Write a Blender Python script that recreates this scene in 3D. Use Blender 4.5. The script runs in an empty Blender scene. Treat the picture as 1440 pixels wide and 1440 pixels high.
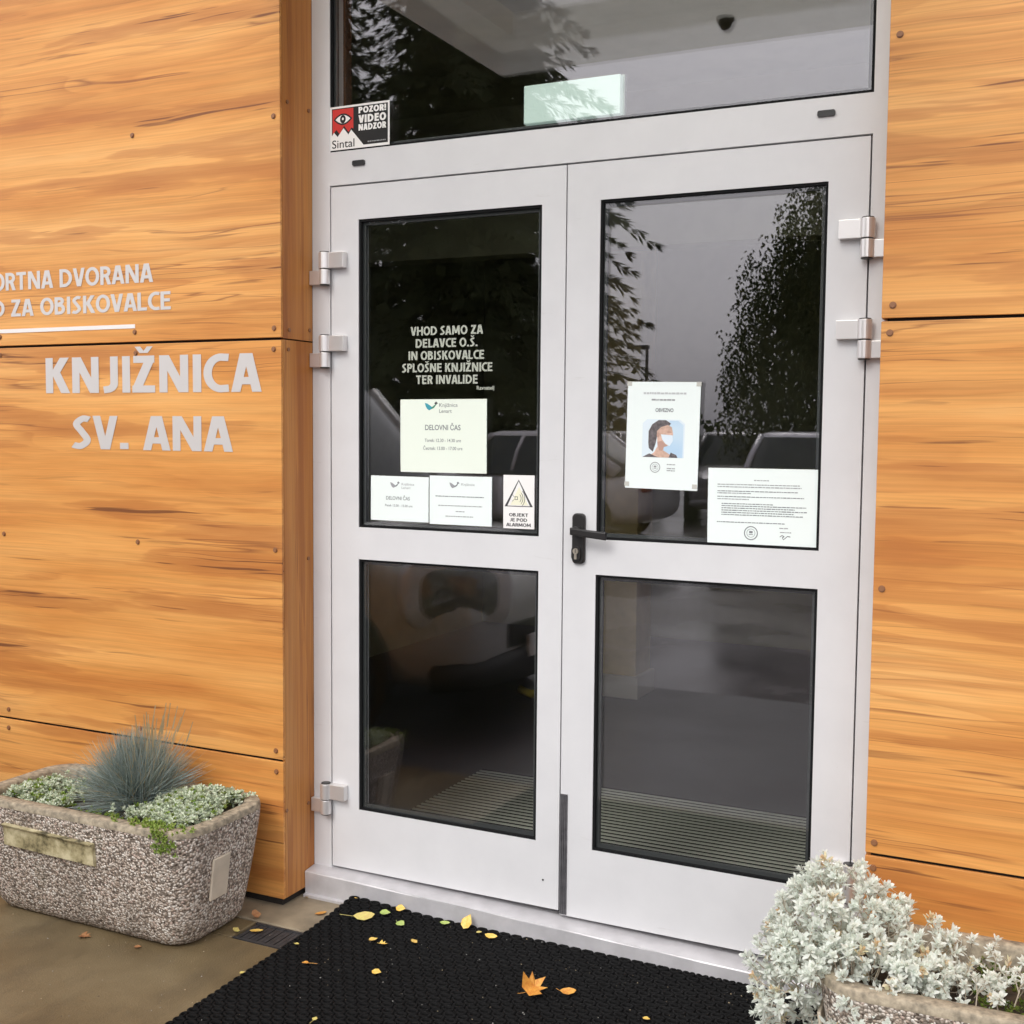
import bpy, math, random
from mathutils import Vector, Matrix
R = math.radians
rnd = random.Random(7)
sc = bpy.context.scene
col = sc.collection

# ------------------------------------------------------------------ camera, sky, sun, exposure
cam_d = bpy.data.cameras.new("camera"); cam = bpy.data.objects.new("camera", cam_d); col.objects.link(cam)
yaw, pit, rol = R(25.56), R(-4.05), R(.49)
fw = Vector((-math.sin(yaw)*math.cos(pit), math.cos(yaw)*math.cos(pit), math.sin(pit)))
rt = Vector((math.cos(yaw), math.sin(yaw), 0)); up = rt.cross(fw)
r2 = rt*math.cos(rol)+up*math.sin(rol); u2 = up*math.cos(rol)-rt*math.sin(rol)
cam.matrix_world = Matrix(((r2.x,u2.x,-fw.x,1.327),(r2.y,u2.y,-fw.y,-3.118),(r2.z,u2.z,-fw.z,1.418),(0,0,0,1)))
cam_d.sensor_width = 36; cam_d.lens = 1655/1440*36; cam_d.clip_start = .05; cam_d.clip_end = 600
sc.camera = cam

SUN_EL, SUN_AZ = 44, 192          # azimuth the light comes from, clockwise from +y
w = bpy.data.worlds.new("World"); sc.world = w; w.use_nodes = True
nt = w.node_tree; bg = nt.nodes["Background"]
sky = nt.nodes.new("ShaderNodeTexSky"); sky.sky_type = 'NISHITA'; sky.sun_disc = False
sky.sun_elevation = R(SUN_EL); sky.sun_rotation = R(SUN_AZ); sky.dust_density = 6; sky.air_density = 1.2
hs = nt.nodes.new("ShaderNodeHueSaturation"); hs.inputs['Saturation'].default_value = .14
gm = nt.nodes.new("ShaderNodeMix"); gm.data_type = 'RGBA'; gm.inputs['Factor'].default_value = .55
gm.inputs['B'].default_value = (7.2, 6.95, 7.35, 1)       # overcast veil evening the sky out
nt.links.new(sky.outputs[0], hs.inputs['Color']); nt.links.new(hs.outputs[0], gm.inputs['A'])
nt.links.new(gm.outputs['Result'], bg.inputs['Color']); bg.inputs['Strength'].default_value = .126
sun_d = bpy.data.lights.new("sun", 'SUN'); sun_d.energy = .40; sun_d.angle = R(24); sun_d.color = (1, .96, .9)
sun = bpy.data.objects.new("sun", sun_d); col.objects.link(sun)
sd = Vector((math.sin(R(SUN_AZ))*math.cos(R(SUN_EL)), math.cos(R(SUN_AZ))*math.cos(R(SUN_EL)), math.sin(R(SUN_EL))))
sun.rotation_euler = sd.to_track_quat('Z', 'Y').to_euler()
sc.view_settings.view_transform = 'Standard'; sc.view_settings.look = 'None'; sc.view_settings.gamma = 1
sc.view_settings.exposure = .90
try:
    sc.cycles.use_denoising = True; sc.cycles.denoiser = 'OPENIMAGEDENOISE'
except Exception: pass
sc.cycles.max_bounces = 10; sc.cycles.transparent_max_bounces = 24

# ------------------------------------------------------------------ node helpers
class NT:
    def __init__(s, name):
        s.m = bpy.data.materials.new(name); s.m.use_nodes = True; s.t = s.m.node_tree; s.p = s.t.nodes["Principled BSDF"]
    def n(s, kind, **kw):
        nd = s.t.nodes.new("ShaderNode"+kind)
        for k, v in kw.items(): setattr(nd, k, v)
        return nd
    def l(s, a, b): s.t.links.new(a, b)
    def coord(s, scale=(1,1,1), jitter=False, kind='Object'):
        tc = s.n("TexCoord"); out = tc.outputs[kind]
        if jitter:
            oi = s.n("ObjectInfo"); ml = s.n("VectorMath", operation='MULTIPLY'); ml.inputs[1].default_value = (37, 11, 53)
            s.l(oi.outputs['Random'], ml.inputs[0]); ad = s.n("VectorMath", operation='ADD')
            s.l(out, ad.inputs[0]); s.l(ml.outputs[0], ad.inputs[1]); out = ad.outputs[0]
        return s.scale(out, scale)
    def scale(s, out, scale):
        ml = s.n("VectorMath", operation='MULTIPLY'); ml.inputs[1].default_value = scale; s.l(out, ml.inputs[0]); return ml.outputs[0]
    def noise(s, vec, scale=1, detail=4, rough=.55, dist=0):
        nd = s.n("TexNoise"); nd.inputs['Scale'].default_value = scale; nd.inputs['Detail'].default_value = detail
        nd.inputs['Roughness'].default_value = rough; nd.inputs['Distortion'].default_value = dist; s.l(vec, nd.inputs['Vector']); return nd.outputs['Fac']
    def ramp(s, fac, stops, interp='LINEAR'):
        r = s.n("ValToRGB"); r.color_ramp.interpolation = interp; e = r.color_ramp.elements
        while len(e) < len(stops): e.new(.5)
        for i, (p, c) in enumerate(stops):
            e[i].position = p; e[i].color = (*c, 1) if not isinstance(c, (int, float)) else (c, c, c, 1)
        s.l(fac, r.inputs[0]); return r.outputs[0]
    def mix(s, f, a, b, blend='MIX'):
        m = s.n("Mix", data_type='RGBA', blend_type=blend)
        for k, v in (('Factor', f), ('A', a), ('B', b)):
            if isinstance(v, (int, float)): m.inputs[k].default_value = v
            elif isinstance(v, tuple): m.inputs[k].default_value = (*v, 1)
            else: s.l(v, m.inputs[k])
        return m.outputs['Result']
    def math(s, op, a, b=None):
        m = s.n("Math", operation=op)
        for i, v in enumerate((a, b)):
            if v is None: continue
            if isinstance(v, (int, float)): m.inputs[i].default_value = v
            else: s.l(v, m.inputs[i])
        return m.outputs[0]
    def bump(s, h, strength=.3, dist=.002):
        b = s.n("Bump"); b.inputs['Strength'].default_value = strength; b.inputs['Distance'].default_value = dist
        s.l(h, b.inputs['Height']); s.l(b.outputs[0], s.p.inputs['Normal'])
    def base(s, c):
        if isinstance(c, tuple): s.p.inputs['Base Color'].default_value = (*c, 1)
        else: s.l(c, s.p.inputs['Base Color'])
    def rough(s, r):
        if isinstance(r, (int, float)): s.p.inputs['Roughness'].default_value = r
        else: s.l(r, s.p.inputs['Roughness'])

def simple(name, c, rough=.5, metal=0, var=.0, scale=20, bump=0, coat=0):
    t = NT(name); t.rough(rough); t.p.inputs['Metallic'].default_value = metal
    if coat: t.p.inputs['Coat Weight'].default_value = coat; t.p.inputs['Coat Roughness'].default_value = .05
    if var or bump:
        n = t.noise(t.coord((scale,)*3), 1, 5)
        t.base(t.ramp(n, [(.3, tuple(x*(1-var) for x in c)), (.7, tuple(min(1, x*(1+var)) for x in c))]))
        if bump: t.bump(n, bump, .002)
    else: t.base(c)
    return t.m

def wood(name, vertical=False, dark=.94, tint=(1,1,1)):
    t = NT(name)
    P = t.coord(jitter=True)
    def S(a, b): return (b, 1.5*b, a) if vertical else (a, b, b)
    def warp(src, sc1, amp):
        wv = t.n("TexNoise"); wv.inputs['Scale'].default_value = 1; wv.inputs['Detail'].default_value = 2.5
        t.l(t.scale(src, sc1), wv.inputs['Vector'])
        c = t.n("VectorMath", operation='SUBTRACT'); t.l(wv.outputs['Color'], c.inputs[0]); c.inputs[1].default_value = (.5,.5,.5)
        ad = t.n("VectorMath", operation='ADD'); t.l(src, ad.inputs[0]); t.l(t.scale(c.outputs[0], amp), ad.inputs[1]); return ad.outputs[0]
    Q = warp(P, S(1.2, 3.0), (.02,.02,.05) if vertical else (.12,.03,.065))
    Q2 = warp(P, S(3.0, 7.0), (.015,.015,.05) if vertical else (.13,.02,.030))
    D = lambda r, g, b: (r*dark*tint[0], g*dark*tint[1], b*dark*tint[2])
    broad = t.noise(t.scale(Q, S(.75, 6.0)), 1, 5, .55)
    base = t.ramp(broad, [(.30, D(.56,.21,.050)), (.42, D(.69,.30,.076)), (.55, D(.78,.375,.108)), (.70, D(.85,.455,.155))])
    msk = t.noise(t.scale(P, S(.8, 4.2)), 1, 3)
    fld = t.noise(t.scale(Q2, S(.30, 5.0)), 1, 2, .45)
    saw = t.math('FRACT', t.math('MULTIPLY', fld, 14)); rg = t.ramp(saw, [(.0, 0.), (.60, .10), (.95, .75), (1., .0)])
    b1 = t.mix(t.math('MULTIPLY', rg, t.ramp(msk, [(.40, .06), (.66, .85)])), base, D(.50,.185,.046))
    # fine fibre at two widths
    f1 = t.noise(t.scale(Q, S(.8, 60)), 1, 6, .68); f2 = t.noise(t.scale(P, S(2.0, 240)), 1, 2, .5)
    b1 = t.mix(.9, b1, t.ramp(f1, [(.34, .86), (.52, 1.0), (.66, 1.04)]), 'MULTIPLY')
    b1 = t.mix(.55, b1, t.ramp(f2, [(.3, .80), (.65, 1.05)]), 'MULTIPLY')
    # heartwood: long brown streaks, a few with one sharp edge
    st = t.noise(t.scale(Q2, S(.95, 11.5)), 1, 4, .55)
    b2 = t.mix(t.ramp(st, [(.560, 0.), (.585, .36), (.70, .70)]), b1, D(.43,.150,.040))
    s2 = t.noise(t.scale(Q, S(.45, 34)), 1, 3, .5)
    b2 = t.mix(t.ramp(s2, [(.58, 0.), (.68, .45)]), b2, D(.48,.18,.048))
    # thin dark resin streaks and cracks
    kn = t.noise(t.scale(Q, S(2.1, 70)), 1, 2, .5)
    km = t.math('MULTIPLY', t.ramp(kn, [(.640, 0.), (.69, .92)]), t.ramp(st, [(.47, .2), (.60, 1.)]))
    b3 = t.mix(km, b2, D(.19,.068,.026))
    ln = t.noise(t.scale(Q, S(.42, 20)), 1, 2, .5)
    cr = t.math('ABSOLUTE', t.math('SUBTRACT', ln, .5))
    cm = t.math('MULTIPLY', t.ramp(cr, [(.0, .8), (.011, 0.)]), t.ramp(msk, [(.49, 0.), (.58, 1.)]))
    b4 = t.mix(cm, b3, D(.26,.092,.032))
    t.base(b4); t.rough(.42); t.p.inputs['Specular IOR Level'].default_value = .35
    t.bump(f1, .10, .001)
    return t.m

def glass_mat(name, tint=(.975,.985,.978), layers=2.08, reflect=(.90,.88,.93)):
    t = NT(name); t.t.nodes.remove(t.p)
    g = t.n("NewGeometry"); d = t.n("VectorMath", operation='DOT_PRODUCT')
    t.l(g.outputs['Normal'], d.inputs[0]); t.l(g.outputs['Incoming'], d.inputs[1])
    c = t.math('SUBTRACT', 1, t.math('ABSOLUTE', d.outputs['Value']))
    F = t.math('ADD', t.math('MULTIPLY', t.math('POWER', c, 5), .955), .045)
    F = t.math('SUBTRACT', 1, t.math('POWER', t.math('SUBTRACT', 1, F), layers))
    tr = t.n("BsdfTransparent"); tr.inputs[0].default_value = (*tint, 1)
    gl = t.n("BsdfGlossy"); gl.inputs['Roughness'].default_value = .0; gl.inputs['Color'].default_value = (*reflect, 1)
    mx = t.n("MixShader"); t.l(F, mx.inputs[0]); t.l(tr.outputs[0], mx.inputs[1]); t.l(gl.outputs[0], mx.inputs[2])
    out = [n for n in t.t.nodes if n.type == 'OUTPUT_MATERIAL'][0]; t.l(mx.outputs[0], out.inputs['Surface'])
    return t.m

def aggregate(name):
    t = NT(name); P = t.coord(jitter=True)
    ds = t.n("TexNoise"); ds.inputs['Scale'].default_value = 60; t.l(P, ds.inputs['Vector'])
    sm = t.scale(ds.outputs['Color'], (.008,.008,.008)); ad = t.n("VectorMath", operation='ADD'); t.l(P, ad.inputs[0]); t.l(sm, ad.inputs[1])
    v = t.n("TexVoronoi"); v.inputs['Scale'].default_value = 140; t.l(ad.outputs[0], v.inputs['Vector'])
    sp = t.n("SeparateColor"); t.l(v.outputs['Color'], sp.inputs[0])
    stone = t.ramp(sp.outputs[0], [(0, (.13,.10,.08)), (.14, (.44,.35,.28)), (.34, (.64,.55,.47)), (.56, (.74,.66,.58)), (.76, (.84,.79,.72)), (.93, (.60,.46,.39))], 'CONSTANT')
    gap = t.ramp(v.outputs['Distance'], [(.42, 0.), (.72, 1.)])
    b = t.mix(gap, stone, (.19,.155,.125))
    st = t.noise(t.scale(P, (5,5,3)), 1, 5, .6)
    b = t.mix(t.ramp(st, [(.46, 0.), (.72, .55)]), b, (.16,.135,.105))
    gn = t.noise(t.scale(P, (9,9,2.2)), 1, 4, .6)
    b = t.mix(t.ramp(gn, [(.6, 0.), (.75, .35)]), b, (.10,.11,.06))
    t.base(b); t.rough(.7)
    t.bump(t.math('SUBTRACT', 1, v.outputs['Distance']), .9, .006)
    return t.m

def foliage(name, cols, rough=.6, trans=.15):
    t = NT(name); g = t.n("NewGeometry")
    n = len(cols); t.base(t.ramp(g.outputs['Random Per Island'], [(i/(n-1), c) for i, c in enumerate(cols)]))
    t.rough(rough); t.p.inputs['Specular IOR Level'].default_value = .25
    if trans:
        tr = t.n("BsdfTranslucent"); t.l(t.p.inputs['Base Color'].links[0].from_socket, tr.inputs[0]); mx = t.n("MixShader"); mx.inputs[0].default_value = trans
        out = [n_ for n_ in t.t.nodes if n_.type == 'OUTPUT_MATERIAL'][0]; t.l(t.p.outputs[0], mx.inputs[1]); t.l(tr.outputs[0], mx.inputs[2]); t.l(mx.outputs[0], out.inputs['Surface'])
    return t.m

M = {}
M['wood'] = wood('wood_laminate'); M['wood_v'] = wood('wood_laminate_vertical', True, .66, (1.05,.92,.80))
M['screw'] = simple('screw_brown', (.26,.115,.05), .5)
M['screw_seat'] = simple('screw_seat', (.30,.12,.05), .6)
M['alu'] = simple('grey_powder_coat', (.70,.698,.70), .40, 0, .02, 6)
t = NT('grey_powder_coat_worn'); P = t.coord()
n1 = t.noise(t.scale(P, (7,7,7)), 1, 5, .6); n2 = t.noise(t.scale(P, (5,5,38)), 1, 4, .7); n3 = t.noise(t.scale(P, (160,160,160)), 1, 2)
c = t.ramp(n1, [(.3, (.648,.650,.662)), (.7, (.690,.692,.703))]); c = t.mix(t.ramp(n2, [(.66, 0.), (.76, .28)]), c, (.42,.40,.37)); c = t.mix(t.ramp(n3, [(.72, 0.), (.78, .35)]), c, (.40,.37,.33))
t.base(c); t.rough(t.ramp(n1, [(.3, .34), (.7, .5)])); M['alu_leaf'] = t.m
M['alu_sill'] = simple('sill_aluminium', (.58,.57,.585), .38, .25, .12, 14)
M['hinge'] = simple('hinge_aluminium', (.76,.74,.73), .30, .6)
M['rubber'] = simple('black_rubber', (.008,.0085,.009), .75)
M['rubber'].node_tree.nodes['Principled BSDF'].inputs['Specular IOR Level'].default_value = .15
M['gap'] = simple('gap_dark', (.05,.045,.045), .8)
M['spacer'] = simple('spacer_grey', (.055,.06,.06), .5, .2)
M['glass'] = glass_mat('window_glass')
M['black'] = simple('black_plastic', (.014,.013,.013), .35)
M['steel'] = simple('brass_steel', (.55,.5,.42), .3, .9)
M['brush'] = simple('brush_strip', (.10,.098,.105), .7, .2, .3, 60)
M['vinyl_wall'] = simple('vinyl_silver', (.60,.575,.56), .38, .15)
M['vinyl_bar'] = simple('vinyl_white', (.78,.75,.72), .4)
M['vinyl_glass'] = simple('vinyl_grey_green', (.42,.45,.38), .5)
M['paper'] = simple('paper_white', (.83,.905,.885), .8)
M['paper_warm'] = simple('paper_cream', (.82,.89,.79), .8)
M['ink'] = simple('ink_dark', (.06,.06,.065), .7); M['ink_soft'] = simple('ink_soft', (.33,.34,.35), .8)
M['ink_teal'] = simple('ink_teal', (.05,.34,.42), .7); M['ink_green'] = simple('ink_green', (.06,.27,.16), .7)
M['ink_mid'] = simple('ink_mid', (.22,.235,.245), .8)
M['st_black'] = simple('sticker_black', (.008,.008,.008), .7); M['st_white'] = simple('sticker_white', (.88,.87,.85), .4); M['st_red'] = simple('sticker_red', (.60,.028,.02), .6)
M['agg'] = aggregate('exposed_aggregate')
M['rim'] = simple('concrete_rim', (.30,.255,.185), .85, 0, .5, 55, .9)
M['soil'] = simple('soil', (.045,.032,.02), .95, 0, .5, 60, .8)
M['moss'] = foliage('moss', [(.05,.10,.012),(.13,.19,.03),(.20,.21,.05)])
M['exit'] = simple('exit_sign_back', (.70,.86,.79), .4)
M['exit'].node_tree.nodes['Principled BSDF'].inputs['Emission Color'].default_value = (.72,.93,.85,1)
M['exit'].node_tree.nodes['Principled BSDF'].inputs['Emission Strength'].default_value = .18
M['exit_edge'] = simple('exit_sign_edge', (.45,.55,.50), .4)

# ------------------------------------------------------------------ mesh helpers
class MB:
    def __init__(s): s.v = []; s.f = []; s.mi = []
    def add(s, vs, fs, mi=0):
        o = len(s.v); s.v += [tuple(v) for v in vs]; s.f += [tuple(i+o for i in f) for f in fs]; s.mi += [mi]*len(fs); return s
    def box(s, a, b, mi=0):
        (x0,y0,z0),(x1,y1,z1) = a, b
        return s.add([(x0,y0,z0),(x1,y0,z0),(x1,y1,z0),(x0,y1,z0),(x0,y0,z1),(x1,y0,z1),(x1,y1,z1),(x0,y1,z1)],
            [(0,3,2,1),(4,5,6,7),(0,1,5,4),(1,2,6,5),(2,3,7,6),(3,0,4,7)], mi)
    def quad(s, a, b, c, d, mi=0): return s.add([a,b,c,d], [(0,1,2,3)], mi)
    def loft(s, rings, cap=(True, True), mi=0, closed=True):
        n = len(rings[0]); vs = [p for r in rings for p in r]; fs = []
        for i in range(len(rings)-1):
            for j in range(n if closed else n-1):
                k = (j+1) % n; fs.append((i*n+j, i*n+k, (i+1)*n+k, (i+1)*n+j))
        if cap[0]: fs.append(tuple(range(n-1, -1, -1)))
        if cap[1]: fs.append(tuple((len(rings)-1)*n+j for j in range(n)))
        return s.add(vs, fs, mi)
    def tube(s, pts, rad, n=8, mi=0):
        pts = [Vector(p) for p in pts]; rad = rad if isinstance(rad, (list, tuple)) else [rad]*len(pts); rings = []
        for i, p in enumerate(pts):
            d = (pts[min(i+1, len(pts)-1)]-pts[max(i-1, 0)]).normalized()
            a = Vector((0,0,1)) if abs(d.z) < .9 else Vector((1,0,0)); u = d.cross(a).normalized(); v = d.cross(u)
            rings.append([p+(u*math.cos(2*math.pi*k/n)+v*math.sin(2*math.pi*k/n))*rad[i] for k in range(n)])
        return s.loft(rings, mi=mi)
    def cyl(s, c, axis, r, h, n=20, mi=0):
        c = Vector(c); ax = Vector(axis).normalized(); return s.tube([c-ax*h/2, c+ax*h/2], r, n, mi)
    def build(s, name, mats, parent=None, smooth=False, bevel=0, sub=0, loc=None, rot=None):
        me = bpy.data.meshes.new(name); me.from_pydata(s.v, [], s.f)
        for m in (mats if isinstance(mats, (list, tuple)) else [mats]): me.materials.append(m)
        for p, i in zip(me.polygons, s.mi): p.material_index = i
        if smooth:
            for p in me.polygons: p.use_smooth = True
        me.update(); o = bpy.data.objects.new(name, me); col.objects.link(o)
        if parent: o.parent = parent
        if bevel:
            b = o.modifiers.new("bevel", 'BEVEL'); b.width = bevel; b.segments = 2; b.limit_method = 'ANGLE'; b.angle_limit = R(40)
        if sub:
            u = o.modifiers.new("sub", 'SUBSURF'); u.levels = sub; u.render_levels = sub
        if loc: o.location = loc
        if rot: o.rotation_euler = rot
        return o

def tag(o, label=None, cat=None, group=None, kind=None):
    for k, v in (('label', label), ('category', cat), ('group', group), ('kind', kind)):
        if v: o[k] = v
    return o
def thing(name, label, cat, loc=(0,0,0), rotz=0, group=None):
    o = bpy.data.objects.new(name, None); o.empty_display_size = .1; col.objects.link(o)
    o.location = loc; o.rotation_euler = (0,0,rotz); return tag(o, label, cat, group)
def rrect(hx, hz, r, n=5):
    pts = []
    for cx, cz, a0 in ((hx-r, hz-r, 0), (-hx+r, hz-r, 90), (-hx+r, -hz+r, 180), (hx-r, -hz+r, 270)):
        for k in range(n+1):
            a = R(a0+90*k/n); pts.append((cx+r*math.cos(a), cz+r*math.sin(a)))
    return pts
def text(name, body, h, x, z, y, width=None, align='L', mat=None, parent=None, bold=.02, line=1.0, ext=.0004, shear=0):
    """one run of lettering lying on a plane facing -y; h is the cap height, width the full width wanted"""
    c = bpy.data.curves.new(name, 'FONT'); c.body = body; c.size = 1; c.offset = bold; c.extrude = 0; c.resolution_u = 4; c.shear = shear
    c.align_x = {'L':'LEFT','C':'CENTER','R':'RIGHT'}[align]
    o = bpy.data.objects.new(name, c); col.objects.link(o); bpy.context.view_layer.update()
    me = bpy.data.meshes.new_from_object(o.evaluated_get(bpy.context.evaluated_depsgraph_get())); bpy.data.objects.remove(o)
    xs = [v.co.x for v in me.vertices]; w0 = max(xs)-min(xs)
    sz = h/.682; sx = (width/w0) if width else sz*.86
    ox = {'L': min(xs), 'C': (min(xs)+max(xs))/2, 'R': max(xs)}[align]
    for v in me.vertices:
        v.co = ((v.co.x-ox)*sx+x, y, v.co.y*sz+z)
    me.materials.clear(); me.materials.append(mat); me.name = name
    o = bpy.data.objects.new(name, me); col.objects.link(o)
    if parent: o.parent = parent
    return o
def glyph(ch, t):
    """condensed humanist capitals drawn as strokes: ('p', polyline) or ('q', x0, z0, x1, z1, horizontal width)"""
    h = t/2; arc = lambda cx, cz, rx, rz, a0, a1, n=18: [(cx+rx*math.cos(R(a0+(a1-a0)*k/n)), cz+rz*math.sin(R(a0+(a1-a0)*k/n))) for k in range(n+1)]
    tw = t*1.07; car_ = []
    if ch in 'ŠŽČ':
        base, w = glyph({'Š':'S','Ž':'Z','Č':'C'}[ch], t); c = w/2+.01
        return base+[('q', c-.15, 1.25, c-.03, 1.075, t*.72), ('q', c+.15, 1.25, c+.03, 1.075, t*.72)], w
    if ch == 'I': return [('p', [(h,0),(h,1)])], t
    if ch == 'L': return [('p', [(h,1),(h,h),(.47,h)])], .47
    if ch == 'E': return [('p', [(.49,1-h),(h,1-h),(h,h),(.50,h)]), ('p', [(t,.53),(.46,.53)])], .50
    if ch == 'T': return [('p', [(0,1-h),(.56,1-h)]), ('p', [(.28,1-t),(.28,0)])], .56
    if ch == 'H': return [('p', [(h,0),(h,1)]), ('p', [(.67-h,0),(.67-h,1)]), ('p', [(t,.53),(.67-t,.53)])], .67
    if ch == 'N': return [('p', [(h,0),(h,1)]), ('p', [(.68-h,0),(.68-h,1)]), ('q', tw*.56, 1, .68-tw*.56, 0, tw*1.1)], .68
    if ch == 'M': return [('q', tw*.5, 0, tw*.72, 1, tw), ('q', .86-tw*.5, 0, .86-tw*.72, 1, tw), ('q', tw*.72, 1, .43, .16, tw), ('q', .86-tw*.72, 1, .43, .16, tw)], .86
    if ch == 'A': return [('q', tw*.5, 0, .335-tw*.18, 1, tw), ('q', .67-tw*.5, 0, .335+tw*.18, 1, tw), ('p', [(.17,.29),(.50,.29)])], .67
    if ch == 'V': return [('q', tw*.5, 1, .32-tw*.1, 0, tw), ('q', .64-tw*.5, 1, .32+tw*.1, 0, tw)], .64
    if ch == 'K': return [('p', [(h,0),(h,1)]), ('q', t*1.05, .47, .62-tw*.6, 1, tw*1.15), ('q', t*1.35, .60, .64-tw*.6, 0, tw*1.15)], .64
    if ch == 'Z': return [('p', [(.03,1-h),(.54,1-h)]), ('p', [(0,h),(.55,h)]), ('q', tw*.6, t*.7, .54-tw*.6, 1-t*.7, tw*1.15)], .55
    if ch == 'O': return [('p', arc(.37,.5,.37-h,.51-h,0,360,30))], .74
    if ch == 'C': return [('p', [(.57,.90)]+arc(.40,.5,.40-h,.51-h,82,278,24)+[(.57,.10)])], .57
    if ch == 'D': return [('p', [(h,0),(h,1)]), ('p', [(t*.9,1-h),(.24,1-h)]+arc(.24,.5,.44-h,.5-h,90,-90,20)+[(.24,h),(t*.9,h)])], .68
    if ch in 'BPR':
        o = [('p', [(h,0),(h,1)])]
        if ch == 'B': o += [('p', [(t*.9,1-h),(.26,1-h)]+arc(.26,.765,.25-h,.235-h,90,-90,12)+[(t*.9,.53+h-.5*t)]), ('p', [(t*.9,.53),(.28,.53)]+arc(.28,.53/2+h/2,.28-h,.53/2-h/2,90,-90,12)+[(t*.9,h)])]; return o, .56
        o += [('p', [(t*.9,1-h),(.26,1-h)]+arc(.26,.70,.29-h,.30-h,90,-90,14)+[(t*.9,.40+h)])]
        if ch == 'R': return o+[('q', .33, .47, .56-tw*.45, 0, tw*1.05)], .57
        return o, .55
    if ch == 'J': return [('p', [(.36-h,1),(.36-h,.30)]+arc(.36-h-.17,.27,.17,.27-h,0,-80,10)+[(.0,h*.85)])], .36
    if ch == 'S':
        k = [(.44,.885),(.40,.90),(.26,1-h),(h+.015,.745),(.245,.52),(.475-h,.265),(.22,h),(.06,.105),(.015,.125)]; pts = []
        for i in range(len(k)-1):
            p0, p1, p2, p3 = k[max(i-1,0)], k[i], k[i+1], k[min(i+2,len(k)-1)]
            for q in range(6):
                u = q/6; pts.append(tuple(.5*(2*p1[d]+(p2[d]-p0[d])*u+(2*p0[d]-5*p1[d]+4*p2[d]-p3[d])*u*u+(3*p1[d]-p0[d]-3*p2[d]+p3[d])*u**3) for d in (0,1)))
        return [('p', pts+[k[-1]])], .475
    if ch == '.': return [('p', [(0,t*.6),(t*1.15,t*.6)])], t*1.15
    if ch == '!': return [('p', [(h,.34),(h,1)]), ('p', [(0,t*.55),(t,t*.55)])], t
    return [], .36
def caps(name, body, hgt, x, z, y, width, align, mat, parent, t=.17, gap=.105):
    m = MB(); cx = 0; ny = 0
    items = []
    for i, ch in enumerate(body):
        g, w_ = glyph(ch, t)
        if i and ch != ' ' and body[i-1] != ' ':
            pr = body[i-1]+ch; k = gap*(.25 if pr in ('AV','VA','LA','RA','OV','VO','KO','AL','TA','AT') else .5 if ch in 'AVOCČZTŽ' or body[i-1] in 'AVOCLKRP' else 1.15 if ch == 'J' else 1); cx += k
        items.append((g, cx)); cx += w_
    sx = width/cx; x0 = {'L': x, 'C': x-width/2, 'R': x-width}[align]
    for g, ox in items:
        for q in g:
            yy = y-ny % 7*.00004; ny += 1
            if q[0] == 'q':
                _, a, b, c, d, ww = q
                P4 = [(a-ww/2,b),(a+ww/2,b),(c+ww/2,d),(c-ww/2,d)]
                m.add([(x0+(ox+u)*sx, yy, z+v*hgt) for u, v in P4], [(0,1,2,3)])
            else:
                pts = [p for i, p in enumerate(q[1]) if i == 0 or math.hypot(p[0]-q[1][i-1][0], p[1]-q[1][i-1][1]) > 1e-5]; n = len(pts); L_, R_ = [], []
                closed = n > 4 and abs(pts[0][0]-pts[-1][0])+abs(pts[0][1]-pts[-1][1]) < 1e-6
                for i in range(n):
                    pa = pts[i-1] if i else (pts[-2] if closed else None); pb = pts[i+1] if i < n-1 else (pts[1] if closed else None); p = pts[i]
                    def nr(a, b): dx, dz = b[0]-a[0], b[1]-a[1]; l = math.hypot(dx, dz) or 1; return (-dz/l, dx/l)
                    if pa and pb:
                        n1, n2 = nr(pa, p), nr(p, pb); mx, mz = n1[0]+n2[0], n1[1]+n2[1]; l2 = mx*mx+mz*mz; f = 2/l2 if l2 > .3 else 1; nn = (mx*f, mz*f)
                    else: nn = nr(p, pb) if pb else nr(pa, p)
                    L_.append((p[0]+nn[0]*t/2, p[1]+nn[1]*t/2)); R_.append((p[0]-nn[0]*t/2, p[1]-nn[1]*t/2))
                m.add([(x0+(ox+u)*sx, yy, z+v*hgt) for u, v in L_+R_], [(i, i+1, n+i+1, n+i) for i in range(n-1)])
    return m.build(name, mat, parent)
def holed(mb, xs, zs, holes, y0, y1, mi=0):
    """slab in the xz plane with rectangular holes; xs, zs edges; holes = set of (i,j) cells"""
    nx, nz = len(xs)-1, len(zs)-1
    solid = lambda i, j: 0 <= i < nx and 0 <= j < nz and (i, j) not in holes
    for i in range(nx):
        for j in range(nz):
            if not solid(i, j): continue
            a, b, c, d = xs[i], xs[i+1], zs[j], zs[j+1]
            mb.quad((a,y0,c),(b,y0,c),(b,y0,d),(a,y0,d), mi); mb.quad((a,y1,c),(a,y1,d),(b,y1,d),(b,y1,c), mi)
            if not solid(i-1, j): mb.quad((a,y0,c),(a,y0,d),(a,y1,d),(a,y1,c), mi)
            if not solid(i+1, j): mb.quad((b,y0,c),(b,y1,c),(b,y1,d),(b,y0,d), mi)
            if not solid(i, j-1): mb.quad((a,y0,c),(a,y1,c),(b,y1,c),(b,y0,c), mi)
            if not solid(i, j+1): mb.quad((a,y0,d),(b,y0,d),(b,y1,d),(a,y1,d), mi)
    return mb
def ring_frame(mb, x0, x1, z0, z1, w, y0, y1, mi=0):
    return holed(mb, [x0, x0+w, x1-w, x1], [z0, z0+w, z1-w, z1], {(1,1)}, y0, y1, mi)

G = -.095
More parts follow.
